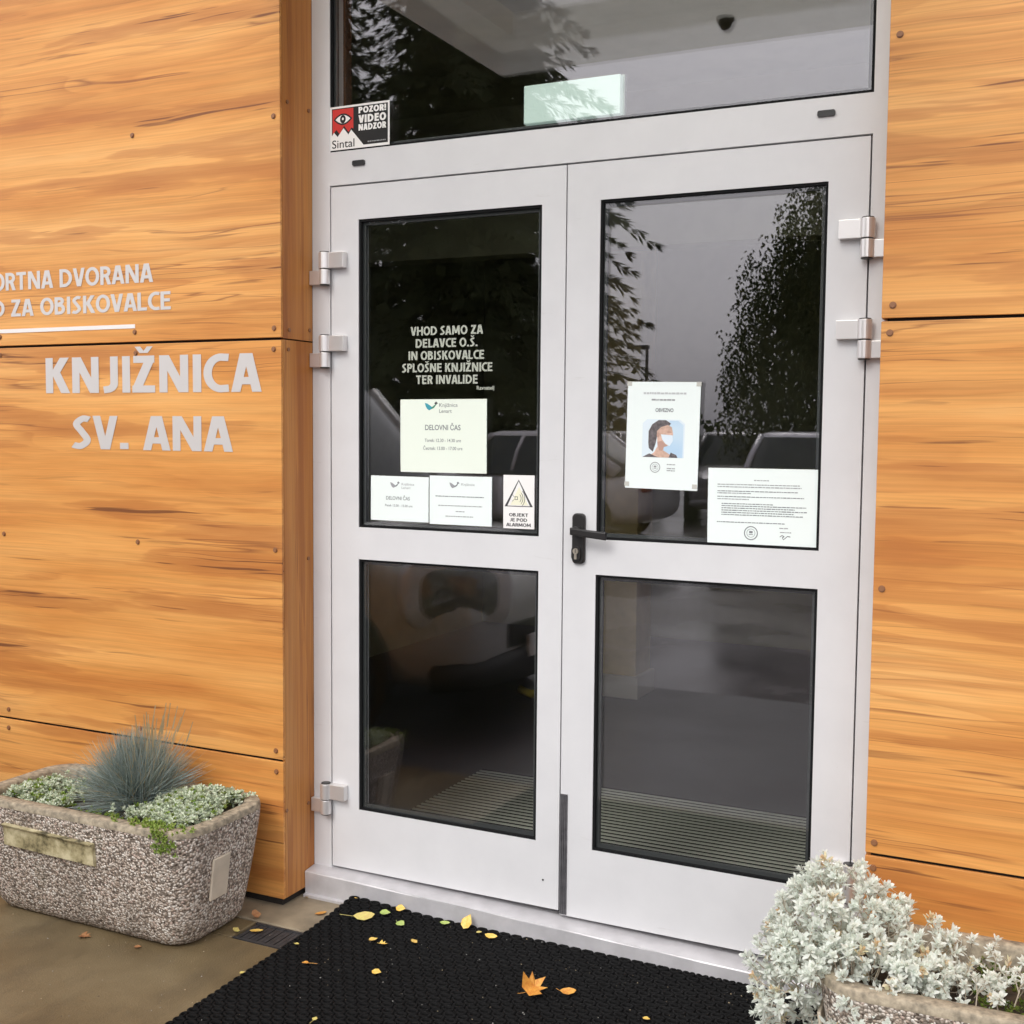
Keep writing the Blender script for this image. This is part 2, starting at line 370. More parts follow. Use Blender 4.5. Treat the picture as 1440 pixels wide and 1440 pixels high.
# ------------------------------------------------------------------ ground
t = NT('wet_asphalt'); P = t.coord()
n1 = t.noise(P, .55, 5, .6); n2 = t.noise(P, 90, 3)
t.base(t.mix(.6, t.ramp(n1, [(.35, (.09,.075,.076)), (.65, (.145,.12,.12))]), t.ramp(n2, [(.3, .6), (.7, 1.)]), 'MULTIPLY'))
t.rough(t.ramp(n1, [(.36, .12), (.6, .42)])); t.bump(n2, .12, .003); M['asphalt'] = t.m
t = NT('worn_concrete'); P = t.coord()
n1 = t.noise(P, 2.3, 6, .62); n2 = t.noise(P, 210, 4); n3 = t.noise(t.scale(P, (6, 2.2, 1)), 1, 5, .6)
c = t.ramp(n1, [(.30, (.118,.084,.042)), (.52, (.18,.133,.068)), (.72, (.235,.182,.10))])
c = t.mix(t.ramp(n3, [(.5, 0.), (.72, .55)]), c, (.085,.064,.038)); c = t.mix(.35, c, t.ramp(n2, [(.3, .55), (.7, 1.)]), 'MULTIPLY')
t.base(c); t.rough(t.ramp(n1, [(.35, .32), (.65, .6)])); t.bump(n2, .5, .003); M['concrete'] = t.m
M['slab'] = simple('edge_slab', (.27,.22,.15), .6, 0, .3, 9, .2)
M['drain'] = simple('drain_dark', (.035,.035,.037), .6, 0, .5, 70, .4)

tag(MB().quad((-160,-320,G-.012),(160,-320,G-.012),(160,60,G-.012),(-160,60,G-.012)).build('ground', M['asphalt']), kind='structure')
mb = MB(); mb.box((-9,-1.32,G-.1),(9,-.41,G)); mb.box((-9,-.405,G-.1),(-.885,-.285,G-.0012)); mb.box((.75,-.405,G-.1),(9,-.285,G-.0012))
tag(mb.build('pavement', M['concrete'], bevel=.004), kind='structure')
t = NT('grey_asphalt'); P = t.coord(); n2 = t.noise(P, 130, 4); n1 = t.noise(P, 1.2, 4)
t.base(t.mix(.5, t.ramp(n1, [(.3, (.075,.071,.075)), (.7, (.115,.108,.112))]), t.ramp(n2, [(.3, .5), (.7, 1.)]), 'MULTIPLY')); t.rough(t.ramp(n1, [(.35, .30), (.65, .55)])); t.bump(n2, .4, .004)
tag(MB().box((-9,-3.4,G-.1),(9,-1.325,G-.004)).build('forecourt', t.m), kind='structure')
mb = MB()
for x0, x1 in ((-9,-2.1),(-2.09,-.4),(-.39,1.3),(1.31,9)): mb.box((x0,-.28,G-.1),(x1,-.03,G+.001))
tag(mb.build('pavement_edge', M['slab'], bevel=.004), kind='structure')
dr = thing('drain_channel', 'dark narrow drain strip set in the concrete between planter and mat', 'drain', (-.1,-.345,G))
mb = MB(); mb.box((-.78,-.058,-.05),(.84,.058,-.012)); mb.build('channel_bed', M['drain'], dr)
mb = MB()
for s in (-1, 1): mb.box((-.78,s*.055-.004,-.03),(.84,s*.055+.004,-.001))
for k in range(108):
    x = -.775+k*.015; mb.box((x,-.05,-.012),(x+.0125,.05,-.0035-.001*(k%2)))
mb.build('grating', simple('grating_iron', (.05,.05,.053), .5, .3, .3, 40), dr)

# ------------------------------------------------------------------ library building: wall, wood panels, screws
YW = -.165
bld = thing('library_building', 'building clad in big orange wood grain panels fixed with brown screws', 'building')
mb = MB()
for x0, x1 in ((-6.,-.885),(.905,6.)): mb.box((x0,-.150,G-.05),(x1,.25,4.6))
mb.box((-.885,.02,2.86),(.905,.25,4.6))
mb.build('wall', simple('wall_backing', (.02,.016,.013), .9), bld)
ZR = [(-.068,.371),(.379,1.682),(1.690,2.992),(3.0,4.55)]
sm = MB(); sm.cyl((0,-.0022,0),(0,1,0),.0062,.0044,14); sm.cyl((0,-.0005,0),(0,1,0),.0085,.0012,14)
scr0 = None
def screws(panel, pts):
    global scr0
    for x, z in pts:
        if scr0 is None: s = scr0 = sm.build('screw', M['screw'])
        else: s = scr0.copy(); col.objects.link(s)
        s.parent = panel; s.location = (x+rnd.uniform(-.003,.003), YW, z+rnd.uniform(-.003,.003))
LX = [(-.87,-3.27),(-3.278,-5.8)]; RX = [(.893,3.29),(3.298,5.8)]
for (xa, xb) in LX+RX:
    x0, x1 = min(xa, xb), max(xa, xb)
    for (z0, z1) in ZR:
        p = MB().box((x0,YW,z0),(x1,YW+.010,z1)).build('cladding_panel', M['wood'], bld, bevel=.0015)
        if z0 > 2.9 or abs(xa) > 3: continue
        cols = [-.895,-1.452,-2.065,-2.66,-3.24] if xa < 0 else [.916,1.48,2.08,2.68,3.26]
        rows = [z1-.03] if z0 < 0 else ([z0+.029, (z0+z1)/2+.005, z1-.026] if z1 < 2 else [z0+.029, z0+.66, z1-.028])
        screws(p, [(x, z) for x in cols for z in rows])
for (z0, z1) in ((-.068,1.684),(1.688,2.86)):
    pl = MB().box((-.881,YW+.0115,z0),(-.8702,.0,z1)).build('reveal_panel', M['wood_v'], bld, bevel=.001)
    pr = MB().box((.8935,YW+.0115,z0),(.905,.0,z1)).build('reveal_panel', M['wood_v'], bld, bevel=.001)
rs = MB(); rs.cyl((.002,0,0),(1,0,0),.006,.004,12); rs0 = None
for y, z in ((-.125,1.715),(-.018,1.722),(-.15,.214),(-.035,.206),(-.13,1.655),(-.02,2.4),(-.13,2.4),(-.03,1.0)):
    o = rs.build('screw', M['screw'], pl) if rs0 is None else rs0.copy()
    if rs0 is None: rs0 = o
    else: col.objects.link(o)
    o.location = (-.8702, y, z)

# ------------------------------------------------------------------ interior seen through the glass
M['int_wall'] = simple('interior_wall', (.45,.45,.28), .8, 0, .15, 3); M['int_floor'] = simple('interior_floor', (.045,.042,.042), .35, 0, .2, 4)
mb = MB()
mb.box((-2.6,4.6,-.02),(3.4,4.75,3.0)); mb.box((-2.75,.26,-.02),(-2.6,4.75,3.0)); mb.box((3.4,.26,-.02),(3.55,4.75,3.0))
mb.box((-2.75,.26,3.0),(3.55,4.75,3.1)); mb.box((-2.6,2.2,2.28),(3.4,2.35,2.999))
tag(mb.build('interior_wall', M['int_wall']), kind='structure')
tag(MB().box((-2.75,.07,-.1),(3.55,4.75,-.012)).build('interior_floor', M['int_floor']), kind='structure')
gr = thing('entrance_grate', 'ribbed entrance grate of pale metal strips on the floor inside the doors', 'floor grate', (0,.65,-.012))
MB().box((-.87,-.56,0),(.9,.56,.004)).build('grate_bed', M['rubber'], gr)
mb = MB()
for k in range(34):
    y = -.55+k*.0325; mb.box((-.865,y,.0045),(.895,y+.011,.0085))
mb.build('grate_strips', simple('grate_alu', (.50,.50,.43), .5, .1), gr)
ip = thing('interior_pillar', 'ochre wooden pillar on a pale base inside the entrance behind right door', 'pillar', (-.84,2.86,-.012))
MB().box((-.10,-.12,.12),(.10,.12,2.9)).build('pillar_shaft', simple('ochre', (.75,.58,.28), .6, 0, .15, 6), ip, bevel=.006)
MB().box((-.12,-.14,0),(.12,.14,.12)).build('pillar_base', simple('pillar_base', (.6,.55,.45), .6), ip, bevel=.006)
mb = MB(); mb.tube([(-1.30,2.5,.03),(-1.2,2.42,.03),(-1.08,2.46,.05),(-1.0,2.62,.12),(-.985,2.74,.25),(-.985,2.76,.42)], .022, 8)
tag(mb.build('yellow_hose', simple('hose_yellow', (.62,.47,.05), .5), smooth=True), 'yellow hose curling up from the floor beside the pillar inside', 'hose')
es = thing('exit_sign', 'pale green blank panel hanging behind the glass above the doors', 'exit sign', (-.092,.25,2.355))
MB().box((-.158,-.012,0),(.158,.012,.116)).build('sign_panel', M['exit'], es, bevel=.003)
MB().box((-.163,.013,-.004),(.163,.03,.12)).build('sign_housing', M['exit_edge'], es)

# ------------------------------------------------------------------ entrance door
door = thing('entrance_door', 'light grey aluminium double door with four glass panes and a transom window', 'door')
FX0, FX1 = -.8698, .8930
mb = MB()
holed(mb, [FX0,-.803,.8345,FX1], [-.03,2.168,2.27,2.80,2.86], {(1,0),(1,2)}, 0, .075)
mb.build('door_frame', M['alu_leaf'], door, bevel=.0015)
MB().box((-.804,.052,-.03),(.8355,.07,2.169)).v
mb = MB(); ring_frame(mb, -.8035,.835,-.02,2.1685,.022,.040,.072); mb.box((-.022,.062,0),(.022,.072,2.1)); mb.build('door_rebate', M['gap'], door)
mb = MB(); mb.box((-.803,.0,2.27),(-.8025,.001,2.271))
def glazing(x0, x1, z0, z1, parent, dt=0):
    g = MB(); ring_frame(g, x0, x1, z0, z1, .0075, .0035, .0125); g.build('gasket', M['rubber'], parent)
    MB().box((x0+.001,.0126,z0+.001),(x1-.001,.0300,z1-.001)).build('glass_pane', M['glass'], parent)
    g = MB(); ring_frame(g, x0+.0015, x1-.0015, z0+.0015, z1-.0015, .0155, .0165, .0265); g.build('spacer', M['spacer'], parent)
glazing(-.803,.8345,2.27,2.80, door)
for x in (-.696, .718):
    mb = MB(); mb.loft([[(x+a, y, 2.229+b) for a, b in rrect(.0225,.008,.005)] for y in (-.005,.0)]); mb.build('drain_cap', M['black'], door)
# sill: slopes a little down to the right as in the photograph
mb = MB()
def sz(x): return -.004-.021*(x+.87)
pr = [(.075,-.10),(.075,.0),(.02,.0),(-.053,-.008),(-.055,-.011),(-.055,-.084),(-.066,-.086),(-.066,-.0945),(.02,-.0945)]
rings = []
for k in range(13):
    x = -.868+1.759*k/12; rings.append([(x, y + (rnd.uniform(-.0012,.0012) if -.06<y<0 else 0), (z+sz(x)) if z > -.05 else z) for y, z in pr])
mb.loft(rings); sill = mb.build('threshold', M['alu_sill'], door)

def leaf(name, x0, x1, z0, pxs, label):
    lf = bpy.data.objects.new(name, None); col.objects.link(lf); lf.parent = door
    if label: lf['label'] = label
    m = MB(); holed(m, [x0, pxs[0], pxs[1], x1], [z0,.198,1.004,1.105,2.058,2.1625], {(1,1),(1,3)}, 0, .058)
    m.build('leaf_frame', M['alu_leaf'], lf, bevel=.0016)
    glazing(pxs[0], pxs[1], .198, 1.004, lf); glazing(pxs[0], pxs[1], 1.105, 2.058, lf)
    return lf
LL = leaf('door_leaf', -.7985, -.0022, .0, (-.698,-.077), 'left door leaf, without a handle')
RL = leaf('door_leaf', .0018, .8300, -.012, (.102,.728), 'right door leaf with black handle')
# hinges
def hinge(x, z, s, parent):
    """s=+1: leaf plate towards +x (left door); z is the joint height"""
    m = MB(); m.cyl((x,-.019,z+.027),(0,0,1),.0185,.050,20); m.cyl((x,-.019,z-.024),(0,0,1),.0175,.046,20)
    m.cyl((x,-.019,z+.0535),(0,0,1),.0155,.003,20, 1); m.cyl((x,-.019,z+.0005),(0,0,1),.0155,.004,20, 1); m.cyl((x,-.019,z-.0485),(0,0,1),.0155,.003,20, 1)
    a, b = x+s*.010, x+s*.072; m.box((min(a,b),-.024,z+.003),(max(a,b),-.0003,z+.051))
    a, b = x-s*.010, x-s*.0575; m.box((min(a,b),-.020,z-.046),(max(a,b),-.0003,z-.002))
    return m.build('hinge', [M['hinge'], M['black']], parent, bevel=.0015)
for z in (1.909,1.652,.222): hinge(-.811, z, 1, LL)
for z in (1.903,1.650,.235): hinge(.832, z, -1, RL)
# handle, lock and the flush bolt cover
def long_plate(m, cx, z0, z1, hw, y0, y1):
    hz = (z1-z0)/2; cz = (z0+z1)/2
    m.loft([[(cx+a*f, y, cz+b*(1-(1-f)*.25)) for a, b in rrect(hw, hz, .013)] for y, f in ((y0,1),(y0+(y1-y0)*.7,1),(y1,.86))], cap=(False, True))
m = MB(); long_plate(m, .051, 1.033, 1.178, .0195, 0, -.012)
m.cyl((.051,-.022,1.128),(0,1,0),.014,.026,18)
rings = []
for k in range(9):
    f = k/8; x = .040+f*.108; hh = .0105+.001*f; yy = -.041-.004*math.sin(f*3.1)
    rings.append([(x, yy+a, 1.129-.010*f+b) for a, b in rrect(.006, hh, .004, 3)])
m.loft(rings)
hd = m.build('door_handle', M['black'], RL, smooth=False, bevel=.001)
m = MB(); m.loft([[(.047+a, y, 1.063+b) for a, b in rrect(.014,.021,.012)] for y in (-.0115,-.017)], mi=1)
m.cyl((.047,-.0185,1.070),(0,1,0),.0085,.004,18); m.box((.0432,-.0203,1.047),(.0508,-.0165,1.066)); m.box((.0462,-.0212,1.066),(.0478,-.0204,1.076), 1)
m.build('lock_cylinder', [M['steel'], M['black']], RL)
m = MB(); m.box((.0025,-.0035,-.008),(.0245,-.0002,.352))
for k in range(3): m.box((.0055+k*.0058,-.0062,-.007),(.0085+k*.0058,-.0036,.351))
m.build('bolt_cover', M['brush'], RL)
m = MB(); m.cyl((-.052,-.0005,.083),(0,1,0),.003,.001,10); m.build('keyhole', M['black'], LL)

# ------------------------------------------------------------------ lettering on the wall
W1, W2 = .825, .985
lt = thing('wall_lettering', 'two silver lines of small lettering above a white bar on left wall', 'lettering', (0,0,0))
caps('text_line', 'ŠPORTNA DVORANA', .060, -1.371, 1.879, YW-.0012, W1, 'R', M['vinyl_wall'], lt, .175)
caps('text_line', 'VHOD ZA OBISKOVALCE', .058, -1.299, 1.789, YW-.0012, W2, 'R', M['vinyl_wall'], lt, .175)
m = MB(); m.box((-2.42,YW-.0014,1.7335),(-1.450,YW-.0002,1.7465)); m.build('underline_bar', M['vinyl_bar'], lt)
lt = thing('wall_lettering', 'large silver lettering KNJIŽNICA SV. ANA on the left wall', 'lettering', (0,0,0))
caps('text_line', 'KNJIŽNICA', .119, -1.397, 1.525, YW-.0012, .908, 'C', M['vinyl_wall'], lt, .192)
caps('text_line', 'SV. ANA', .111, -1.394, 1.338, YW-.0012, .677, 'C', M['vinyl_wall'], lt, .185)

# ------------------------------------------------------------------ lettering and notices on the glass
lt = thing('glass_lettering', 'grey five-line lettering VHOD SAMO ZA on the upper left pane', 'lettering')
for s, z, x0, x1 in (('VHOD SAMO ZA',1.698,-.518,-.270),('DELAVCE O.Š.',1.661,-.500,-.288),('IN OBISKOVALCE',1.624,-.525,-.266),('SPLOŠNE KNJIŽNICE',1.587,-.548,-.238),('TER INVALIDE',1.551,-.498,-.287)):
    caps('text_line', s, .0265, (x0+x1)/2, z, .0120, x1-x0, 'C', M['vinyl_glass'], lt, .19)
text('text_line', 'Ravnatelj', .011, -.232, 1.533, .0123, .058, 'R', M['vinyl_glass'], lt, .02)

YP = .0084   # papers are taped to the outer face of the glass
def sheet(name, label, cat, cx, cz, w, h, ang, mat, group=None):
    o = thing(name, label, cat, (cx, YP, cz), 0, group); o.rotation_euler = (0, ang, 0)
    m = MB(); nx, nz = 8, 6; vs = []; fs = []
    for j in range(nz+1):
        for i in range(nx+1):
            a, b = i/nx-.5, j/nz-.5
            vs.append((a*w, .0006+.0022*max(0, abs(a)*2-.72)*max(0, abs(b)*2-.7)*6*(1 if (i+j) % 2 else .6), b*h))
    for j in range(nz):
        for i in range(nx):
            k = j*(nx+1)+i; fs.append((k, k+1, k+nx+2, k+nx+1))
    m.add(vs, fs); m.box((-.499*w,.0036,-.499*h),(.499*w,.0040,.499*h)); m.build('sheet', mat, o); return o
def greek(o, x0, x1, z, h, mat='ink_soft', name='print', words=True, seed=0):
    """a line of print too small to read: word-long strokes"""
    rr = random.Random(seed+int(z*1e4)); m = MB(); x = x0
    while x < x1:
        ww = rr.uniform(.003,.013); m.box((x,.0001,z-h/2*rr.uniform(.7,1)),(min(x+ww,x1),.0003,z+h/2*rr.uniform(.7,1))); x += ww+.0014
    return m
def bird(o, cx, cz, s, mats):
    m = MB()
    wing = [(-1,.42),(-.55,.30),(-.1,.02),(.25,-.22),(.1,-.55),(-.25,-.72),(-.6,-.5),(-.85,-.1)]
    m.add([(cx+x*s, .0002, cz+z*s) for x, z in wing], [tuple(range(len(wing)))])
    body = [(.25,-.22),(.62,.02),(.95,.28),(.9,.0),(.6,-.35),(.1,-.55)]
    m.add([(cx+x*s, .00015, cz+z*s) for x, z in body], [tuple(range(len(body)))], 1)
    hd_ = [(.66,.36),(.95,.62),(1.3,.32),(1.12,.28),(.98,.12),(.78,.2)]
    m.add([(cx+x*s, .00012, cz+z*s) for x, z in hd_], [tuple(range(len(hd_)))], 2)
    m.build('logo_bird', [M[k] for k in mats], o)

s = sheet('notice_sheet', 'large cream notice with teal bird logo headed DELOVNI ČAS', 'notice', -.403, 1.394, .297, .222, -.004, M['paper_warm'])
bird(s, -.042, .092, .020, ('ink_teal','ink_green','ink'))
text('print', 'Knjižnica', .011, -.012, .088, .0002, .063, 'L', M['ink_mid'], s, 0); text('print', 'Lenart', .011, -.012, .070, .0002, .043, 'L', M['ink_mid'], s, 0)
text('print', 'DELOVNI ČAS', .0155, .0, .018, .0002, .122, 'C', M['ink_mid'], s, .012)
text('print', 'Torek: 12.30 - 14.30 ure', .0095, 0, -.018, .0002, .125, 'C', M['ink_mid'], s, .006)
text('print', 'Četrtek: 13.00 - 17.00 ure', .0095, 0, -.042, .0002, .135, 'C', M['ink_mid'], s, .006)
s = sheet('notice_sheet', 'small white notice with grey bird logo at far left of the pane', 'notice', -.555, 1.199, .207, .139, .004, M['paper'])
bird(s, -.018, .044, .015, ('ink_soft','ink_mid','ink_mid')); text('print', 'Knjižnica', .007, .008, .042, .0002, .045, 'L', M['ink_soft'], s, 0); text('print', 'Lenart', .007, .008, .031, .0002, .032, 'L', M['ink_soft'], s, 0)
text('print', 'DELOVNI ČAS', .0105, -.005, -.004, .0002, .085, 'C', M['ink_mid'], s, .01)
text('print', 'Petek 12.00 - 15.00 ure', .0068, -.002, -.025, .0002, .098, 'C', M['ink_mid'], s, .006)
s = sheet('notice_sheet', 'small white notice of fine print between two others under cream notice', 'notice', -.342, 1.2, .212, .148, -.001, M['paper'])
bird(s, -.022, .048, .015, ('ink_soft','ink_mid','ink_mid')); text('print', 'Knjižnica', .007, .004, .046, .0002, .045, 'L', M['ink_soft'], s, 0)
for k, (x0, x1, z, ink) in enumerate(((-.085,.08,.012,'ink_mid'),(-.075,.075,-.016,'ink_soft'),(-.015,.015,-.033,'ink_soft'),(-.05,.045,-.048,'ink_soft'))):
    greek(s, x0, x1, z, .003, seed=k).build('print', M[ink], s)
s = sheet('warning_sticker', 'white alarm sticker with black triangle reading OBJEKT JE POD ALARMOM', 'sticker', -.147, 1.203, .1005, .158, -.004, M['st_white'])
m = MB(); tri = lambda k, y: [(0*k,y,.066*1+ (k-1)*.022),(-.046*k,y,-.014*1-(k-1)*.011),(.046*k,y,-.014-(k-1)*.011)]
a, b = tri(1, .0002), tri(.80, .0002); m.add(a+b, [(0,1,4,3),(1,2,5,4),(2,0,3,5)]); m.build('triangle', M['ink'], s)
m = MB(); m.add([(x,.00025,z) for x, z in ((-.034*.8,-.0095),(.034*.8+.004,-.0095),(.001,.045))], [(0,1,2)]); m.build('triangle_fill', simple('pale_yellow', (.85,.84,.66), .5), s)
m = MB()
for r_ in (.012,.018,.024):
    pts = [(-.004+r_*math.cos(R(a)), .00015, .011+1.2*r_*math.sin(R(a))) for a in range(-50, 51, 10)]
    for p, q in zip(pts, pts[1:]): m.quad((p[0]-.0009,p[1],p[2]),(q[0]-.0009,q[1],q[2]),(q[0]+.0009,q[1],q[2]),(p[0]+.0009,p[1],p[2]))
for x0, x1, z0, z1 in ((-.012,-.004,.006,.0075),(-.012,-.004,.0145,.016),(-.0125,-.011,.006,.016),(-.0045,-.003,.006,.016)): m.box((x0,.0001,z0),(x1,.0002,z1))
m.quad((-.022,.00015,.001),(-.0205,.00015,.001),(-.0125,.00015,.008),(-.014,.00015,.008)); m.quad((-.022,.00015,.021),(-.014,.00015,.014),(-.0125,.00015,.014),(-.0205,.00015,.021))
m.build('siren_symbol', M['ink'], s)
for tx, z, wd in (('OBJEKT',-.043,.062),('JE POD',-.058,.056),('ALARMOM',-.0725,.080)): caps('print', tx, .0098, 0, z, .0001, wd, 'C', M['ink'], s, .17)

s = sheet('poster_sheet', 'portrait poster showing a person wearing a face mask', 'poster', -.07+.361, 1.402, .210, .297, .016, M['paper'])
m = greek(s, -.058, .066, .117, .006, seed=5); m.build('print', simple('ink_faint', (.52,.54,.55), .8), s)
m = greek(s, -.034, .034, .099, .005, seed=6); m.build('print', M['ink_soft'], s)
text('print', 'OBVEZNO', .0095, 0.004, .066, .0002, .052, 'C', M['ink_mid'], s, .03)
pic = bpy.data.objects.new('portrait_picture', None); col.objects.link(pic); pic.parent = s
def blob(pts, y, mat, name='portrait_print'):
    mm = MB(); mm.add([(x, y, z) for x, z in pts], [tuple(range(len(pts)))]); mm.build(name, mat, pic)
def ell(cx, cz, rx, rz, n=26, a0=0, a1=360): return [(cx+rx*math.cos(R(a0+(a1-a0)*k/n)), cz+rz*math.sin(R(a0+(a1-a0)*k/n))) for k in range(n)]
t = NT('picture_blue'); gnod = t.noise(t.coord((9,9,9)), 1, 1); t.base(t.ramp(gnod, [(.3, (.62,.76,.86)), (.7, (.40,.60,.80))])); t.rough(.8); pblue = t.m
t = NT('picture_side'); t.base((.72,.82,.88)); t.rough(.8)
blob([(-.058,-.060),(.064,-.060),(.064,.034),(.05,.045),(-.045,.045),(-.058,.034)], .00045, t.m)
blob([(.0,-.060),(.060,-.060),(.060,.03),(.045,.042),(.02,.042)], .0004, pblue)
hair = simple('picture_hair', (.13,.115,.12), .8, 0, .5, 90); skin = simple('picture_skin', (.62,.42,.33), .8, 0, .22, 70); skd = simple('picture_skin_shade', (.50,.31,.25), .8)
blob([(-.040,-.02),(-.040,.012),(-.030,.031),(-.012,.043),(.010,.043),(.024,.034),(.018,.026),(-.004,.02),(-.014,.004),(-.018,-.02),(-.026,-.045),(-.038,-.035)], .00035, hair)
blob([(-.016,.012),(-.004,.024),(.016,.030),(.027,.024),(.031,.006),(.030,-.012),(.02,-.026),(.006,-.030),(.004,-.040),(.024,-.052),(.03,-.060),(-.040,-.060),(-.022,-.046),(-.013,-.03),(-.014,-.012)], .0003, skin)
blob([(.013,.0115),(.018,.0135),(.026,.012),(.027,.009),(.015,.008)], .00022, skd); blob(ell(-.012,.002,.004,.007), .00021, skd); blob([(-.014,-.018),(-.002,-.014),(.016,-.028),(.006,-.031),(.0,-.042),(-.008,-.04)], .00025, skd)
blob([(-.004,.004),(.030,.002),(.031,-.014),(.022,-.028),(.010,-.022),(.0,-.010)], .0002, simple('picture_mask', (.72,.82,.90), .8))
blob([(-.056,-.060),(-.036,-.050),(-.026,-.054),(-.010,-.060)], .00018, hair); blob([(.02,-.060),(.026,-.046),(.042,-.052),(.046,-.060)], .00018, hair)
m = MB(); ringp = lambda r_, n=24: [(r_*math.cos(2*math.pi*k/n), r_*math.sin(2*math.pi*k/n)) for k in range(n)]
def stamp(o, cx, cz, r_, mat):
    mm = MB()
    for ra, rb in ((r_, r_*.86), (r_*.62, r_*.56)):
        a_, b_ = ringp(ra), ringp(rb); n = len(a_)
        mm.add([(cx+x,.0002,cz+z) for x, z in a_]+[(cx+x,.0002,cz+z) for x, z in b_], [(k,(k+1)%n,n+(k+1)%n,n+k) for k in range(n)])
    mm.box((cx-r_*.25,.0001,cz-r_*.02),(cx+r_*.25,.0002,cz+r_*.3)); mm.box((cx-r_*.3,.0001,cz-r_*.25),(cx+r_*.3,.0002,cz-r_*.15))
    mm.build('stamp', mat, o)
stamp(s, -.018, -.088, .015, M['ink_soft'])
for z in (-.079,-.090,-.096): greek(s, .016, .04, z, .003, seed=9).build('print', M['ink_soft'], s)
for cx, cz in ((-.1,.143),(.1,.143),(-.1,-.137),(.097,-.137)):
    MB().box((cx-.007,.0003,cz-.006),(cx+.007,.0005,cz+.006)).build('tape', simple('tape', (.55,.55,.50), .3), s)
s = sheet('notice_sheet', 'landscape letter of dense small print with round stamp on right door', 'notice', .573, 1.212, .297, .21, -.004, M['paper'])
for k, (x0, x1, z, ink) in enumerate(((-.022,.018,.073,'ink_soft'),(-.122,.10,.061,'ink_soft'),(-.122,.105,.0545,'ink_soft'),(-.122,.095,.043,'ink_mid'),(-.122,-.03,.0375,'ink_soft'),
        (-.122,.112,.028,'ink_mid'),(-.122,-.035,.0215,'ink_soft'),(-.11,.03,.009,'ink_mid'),(-.11,.118,.003,'ink_mid'),(-.11,.088,-.003,'ink_mid'),(-.11,.12,-.009,'ink_mid'),(-.11,.085,-.015,'ink_mid'),(-.11,.11,-.021,'ink_mid'),
        (-.122,.062,-.041,'ink_mid'),(.048,.072,-.053,'ink_soft'),(.05,.08,-.064,'ink_soft'))):
    greek(s, x0, x1, z, .0027, seed=k).build('print', M[ink], s)
stamp(s, -.028, -.069, .019, M['ink_mid'])
m = MB(); sg = [(.05,-.077),(.056,-.073),(.062,-.076),(.056,-.079),(.06,-.084),(.07,-.075),(.078,-.076)]
for p, q in zip(sg, sg[1:]): m.quad((p[0],.0002,p[1]),(q[0],.0002,q[1]),(q[0],.0002,q[1]+.002),(p[0],.0002,p[1]+.002))
m.build('signature', M['ink'], s)

# video warning sticker on the outside of the transom glass
s = thing('warning_sticker', 'black and red video surveillance sticker with an eye and POZOR! VIDEO NADZOR', 'sticker', (-.696,.0026,2.3415))
MB().box((-.108,0,-.066),(.108,.0006,.066)).build('sticker_base', M['st_white'], s)
def sp(pts, y, mat, name='print'):
    mm = MB(); mm.add([(x, y, z) for x, z in pts], [tuple(range(len(pts)))]); return mm.build(name, mat, s)
sp([(-.101,-.022),(-.093,-.012),(-.08,-.026),(-.058,-.001),(-.04,-.022),(-.03,-.008),(.015,-.058),(.102,-.058),(.102,.060),(-.101,.060)], -.0001, M['st_black'])
sp([(-.098,-.017),(-.084,-.004),(-.072,-.018),(-.056,.006),(-.040,-.014),(-.028,-.002),(-.022,-.006),(-.022,.057),(-.098,.057)], -.0003, M['st_red'])
def lens(w_, h_): return [(-.060+w_*k/10, .026+h_*(1-(k/10)**2)) for k in range(-10, 11)]+[(-.060+w_*k/10, .026-h_*(1-(k/10)**2)) for k in range(9, -10, -1)]
sp(lens(.034,.0175), -.0004, M['st_black']); sp(lens(.027,.0125), -.0005, M['st_white']); sp(ell(-.060,.026,.0105,.0125), -.0006, M['st_black']); sp(ell(-.060,.027,.0035,.004), -.0007, M['st_white'])
for tx, z, h_, wd in (('POZOR!',.0375,.019,.099),('VIDEO',.0085,.0235,.099),('NADZOR',-.0145,.019,.099)): caps('print', tx, h_, -.003, z, -.0004, wd, 'L', M['st_white'], s, .23)
text('print', 'Sintal', .024, -.1, -.060, -.0003, .082, 'L', M['st_black'], s, .004)
greek(s, .03, .095, -.050, .004, seed=3).build('print', M['ink_soft'], s).location = (0,-.0006,0)

# ------------------------------------------------------------------ rubber mat
M['mat'] = simple('mat_rubber', (.004,.004,.0042), .7, 0, .35, 30)
M['mat'].node_tree.nodes['Principled BSDF'].inputs['Specular IOR Level'].default_value = .14
mat_o = thing('rubber_mat', 'black rubber ring mat lying in front of the door, dotted with fallen leaves', 'door mat', (-.688,-.056,G+.001), R(.4))
CW, CH = .0375, .0300
def mat_lift(x, y): return .016*math.exp(-((x/.22)**2+(y/.16)**2)) + .004*math.exp(-(y/.05)**2)
mb = MB(); nc, nr = 40, 44
for j in range(nr):
    for i in range(-1 if j % 2 else 0, nc):
        half = i < 0 or (i == nc-1 and j % 2 == 0 and False); hx_ = .48 if half else 1
        cx = (.24 if half else (i+.5+(.5 if j % 2 else 0)))*CW; cy = -(j+.55)*CH*.90
        zl = mat_lift(cx, cy); n = 10; rings = []
        for rx, ry, z in ((.0192,.0150,.0), (.0190,.0148,.0135), (.0172,.0132,.0162), (.0130,.0090,.0160), (.0106,.0070,.012), (.0098,.0064,.005)):
            rings.append([(cx+rx*hx_*math.cos(2*math.pi*(k+.5)/n), cy+ry*math.sin(2*math.pi*(k+.5)/n), z+zl) for k in range(n)])
        mb.loft(rings, cap=(False, False))
mb.build('mat_rings', M['mat'], mat_o, smooth=True)
mb = MB(); nx, ny = 24, 24; vs = []; fs = []
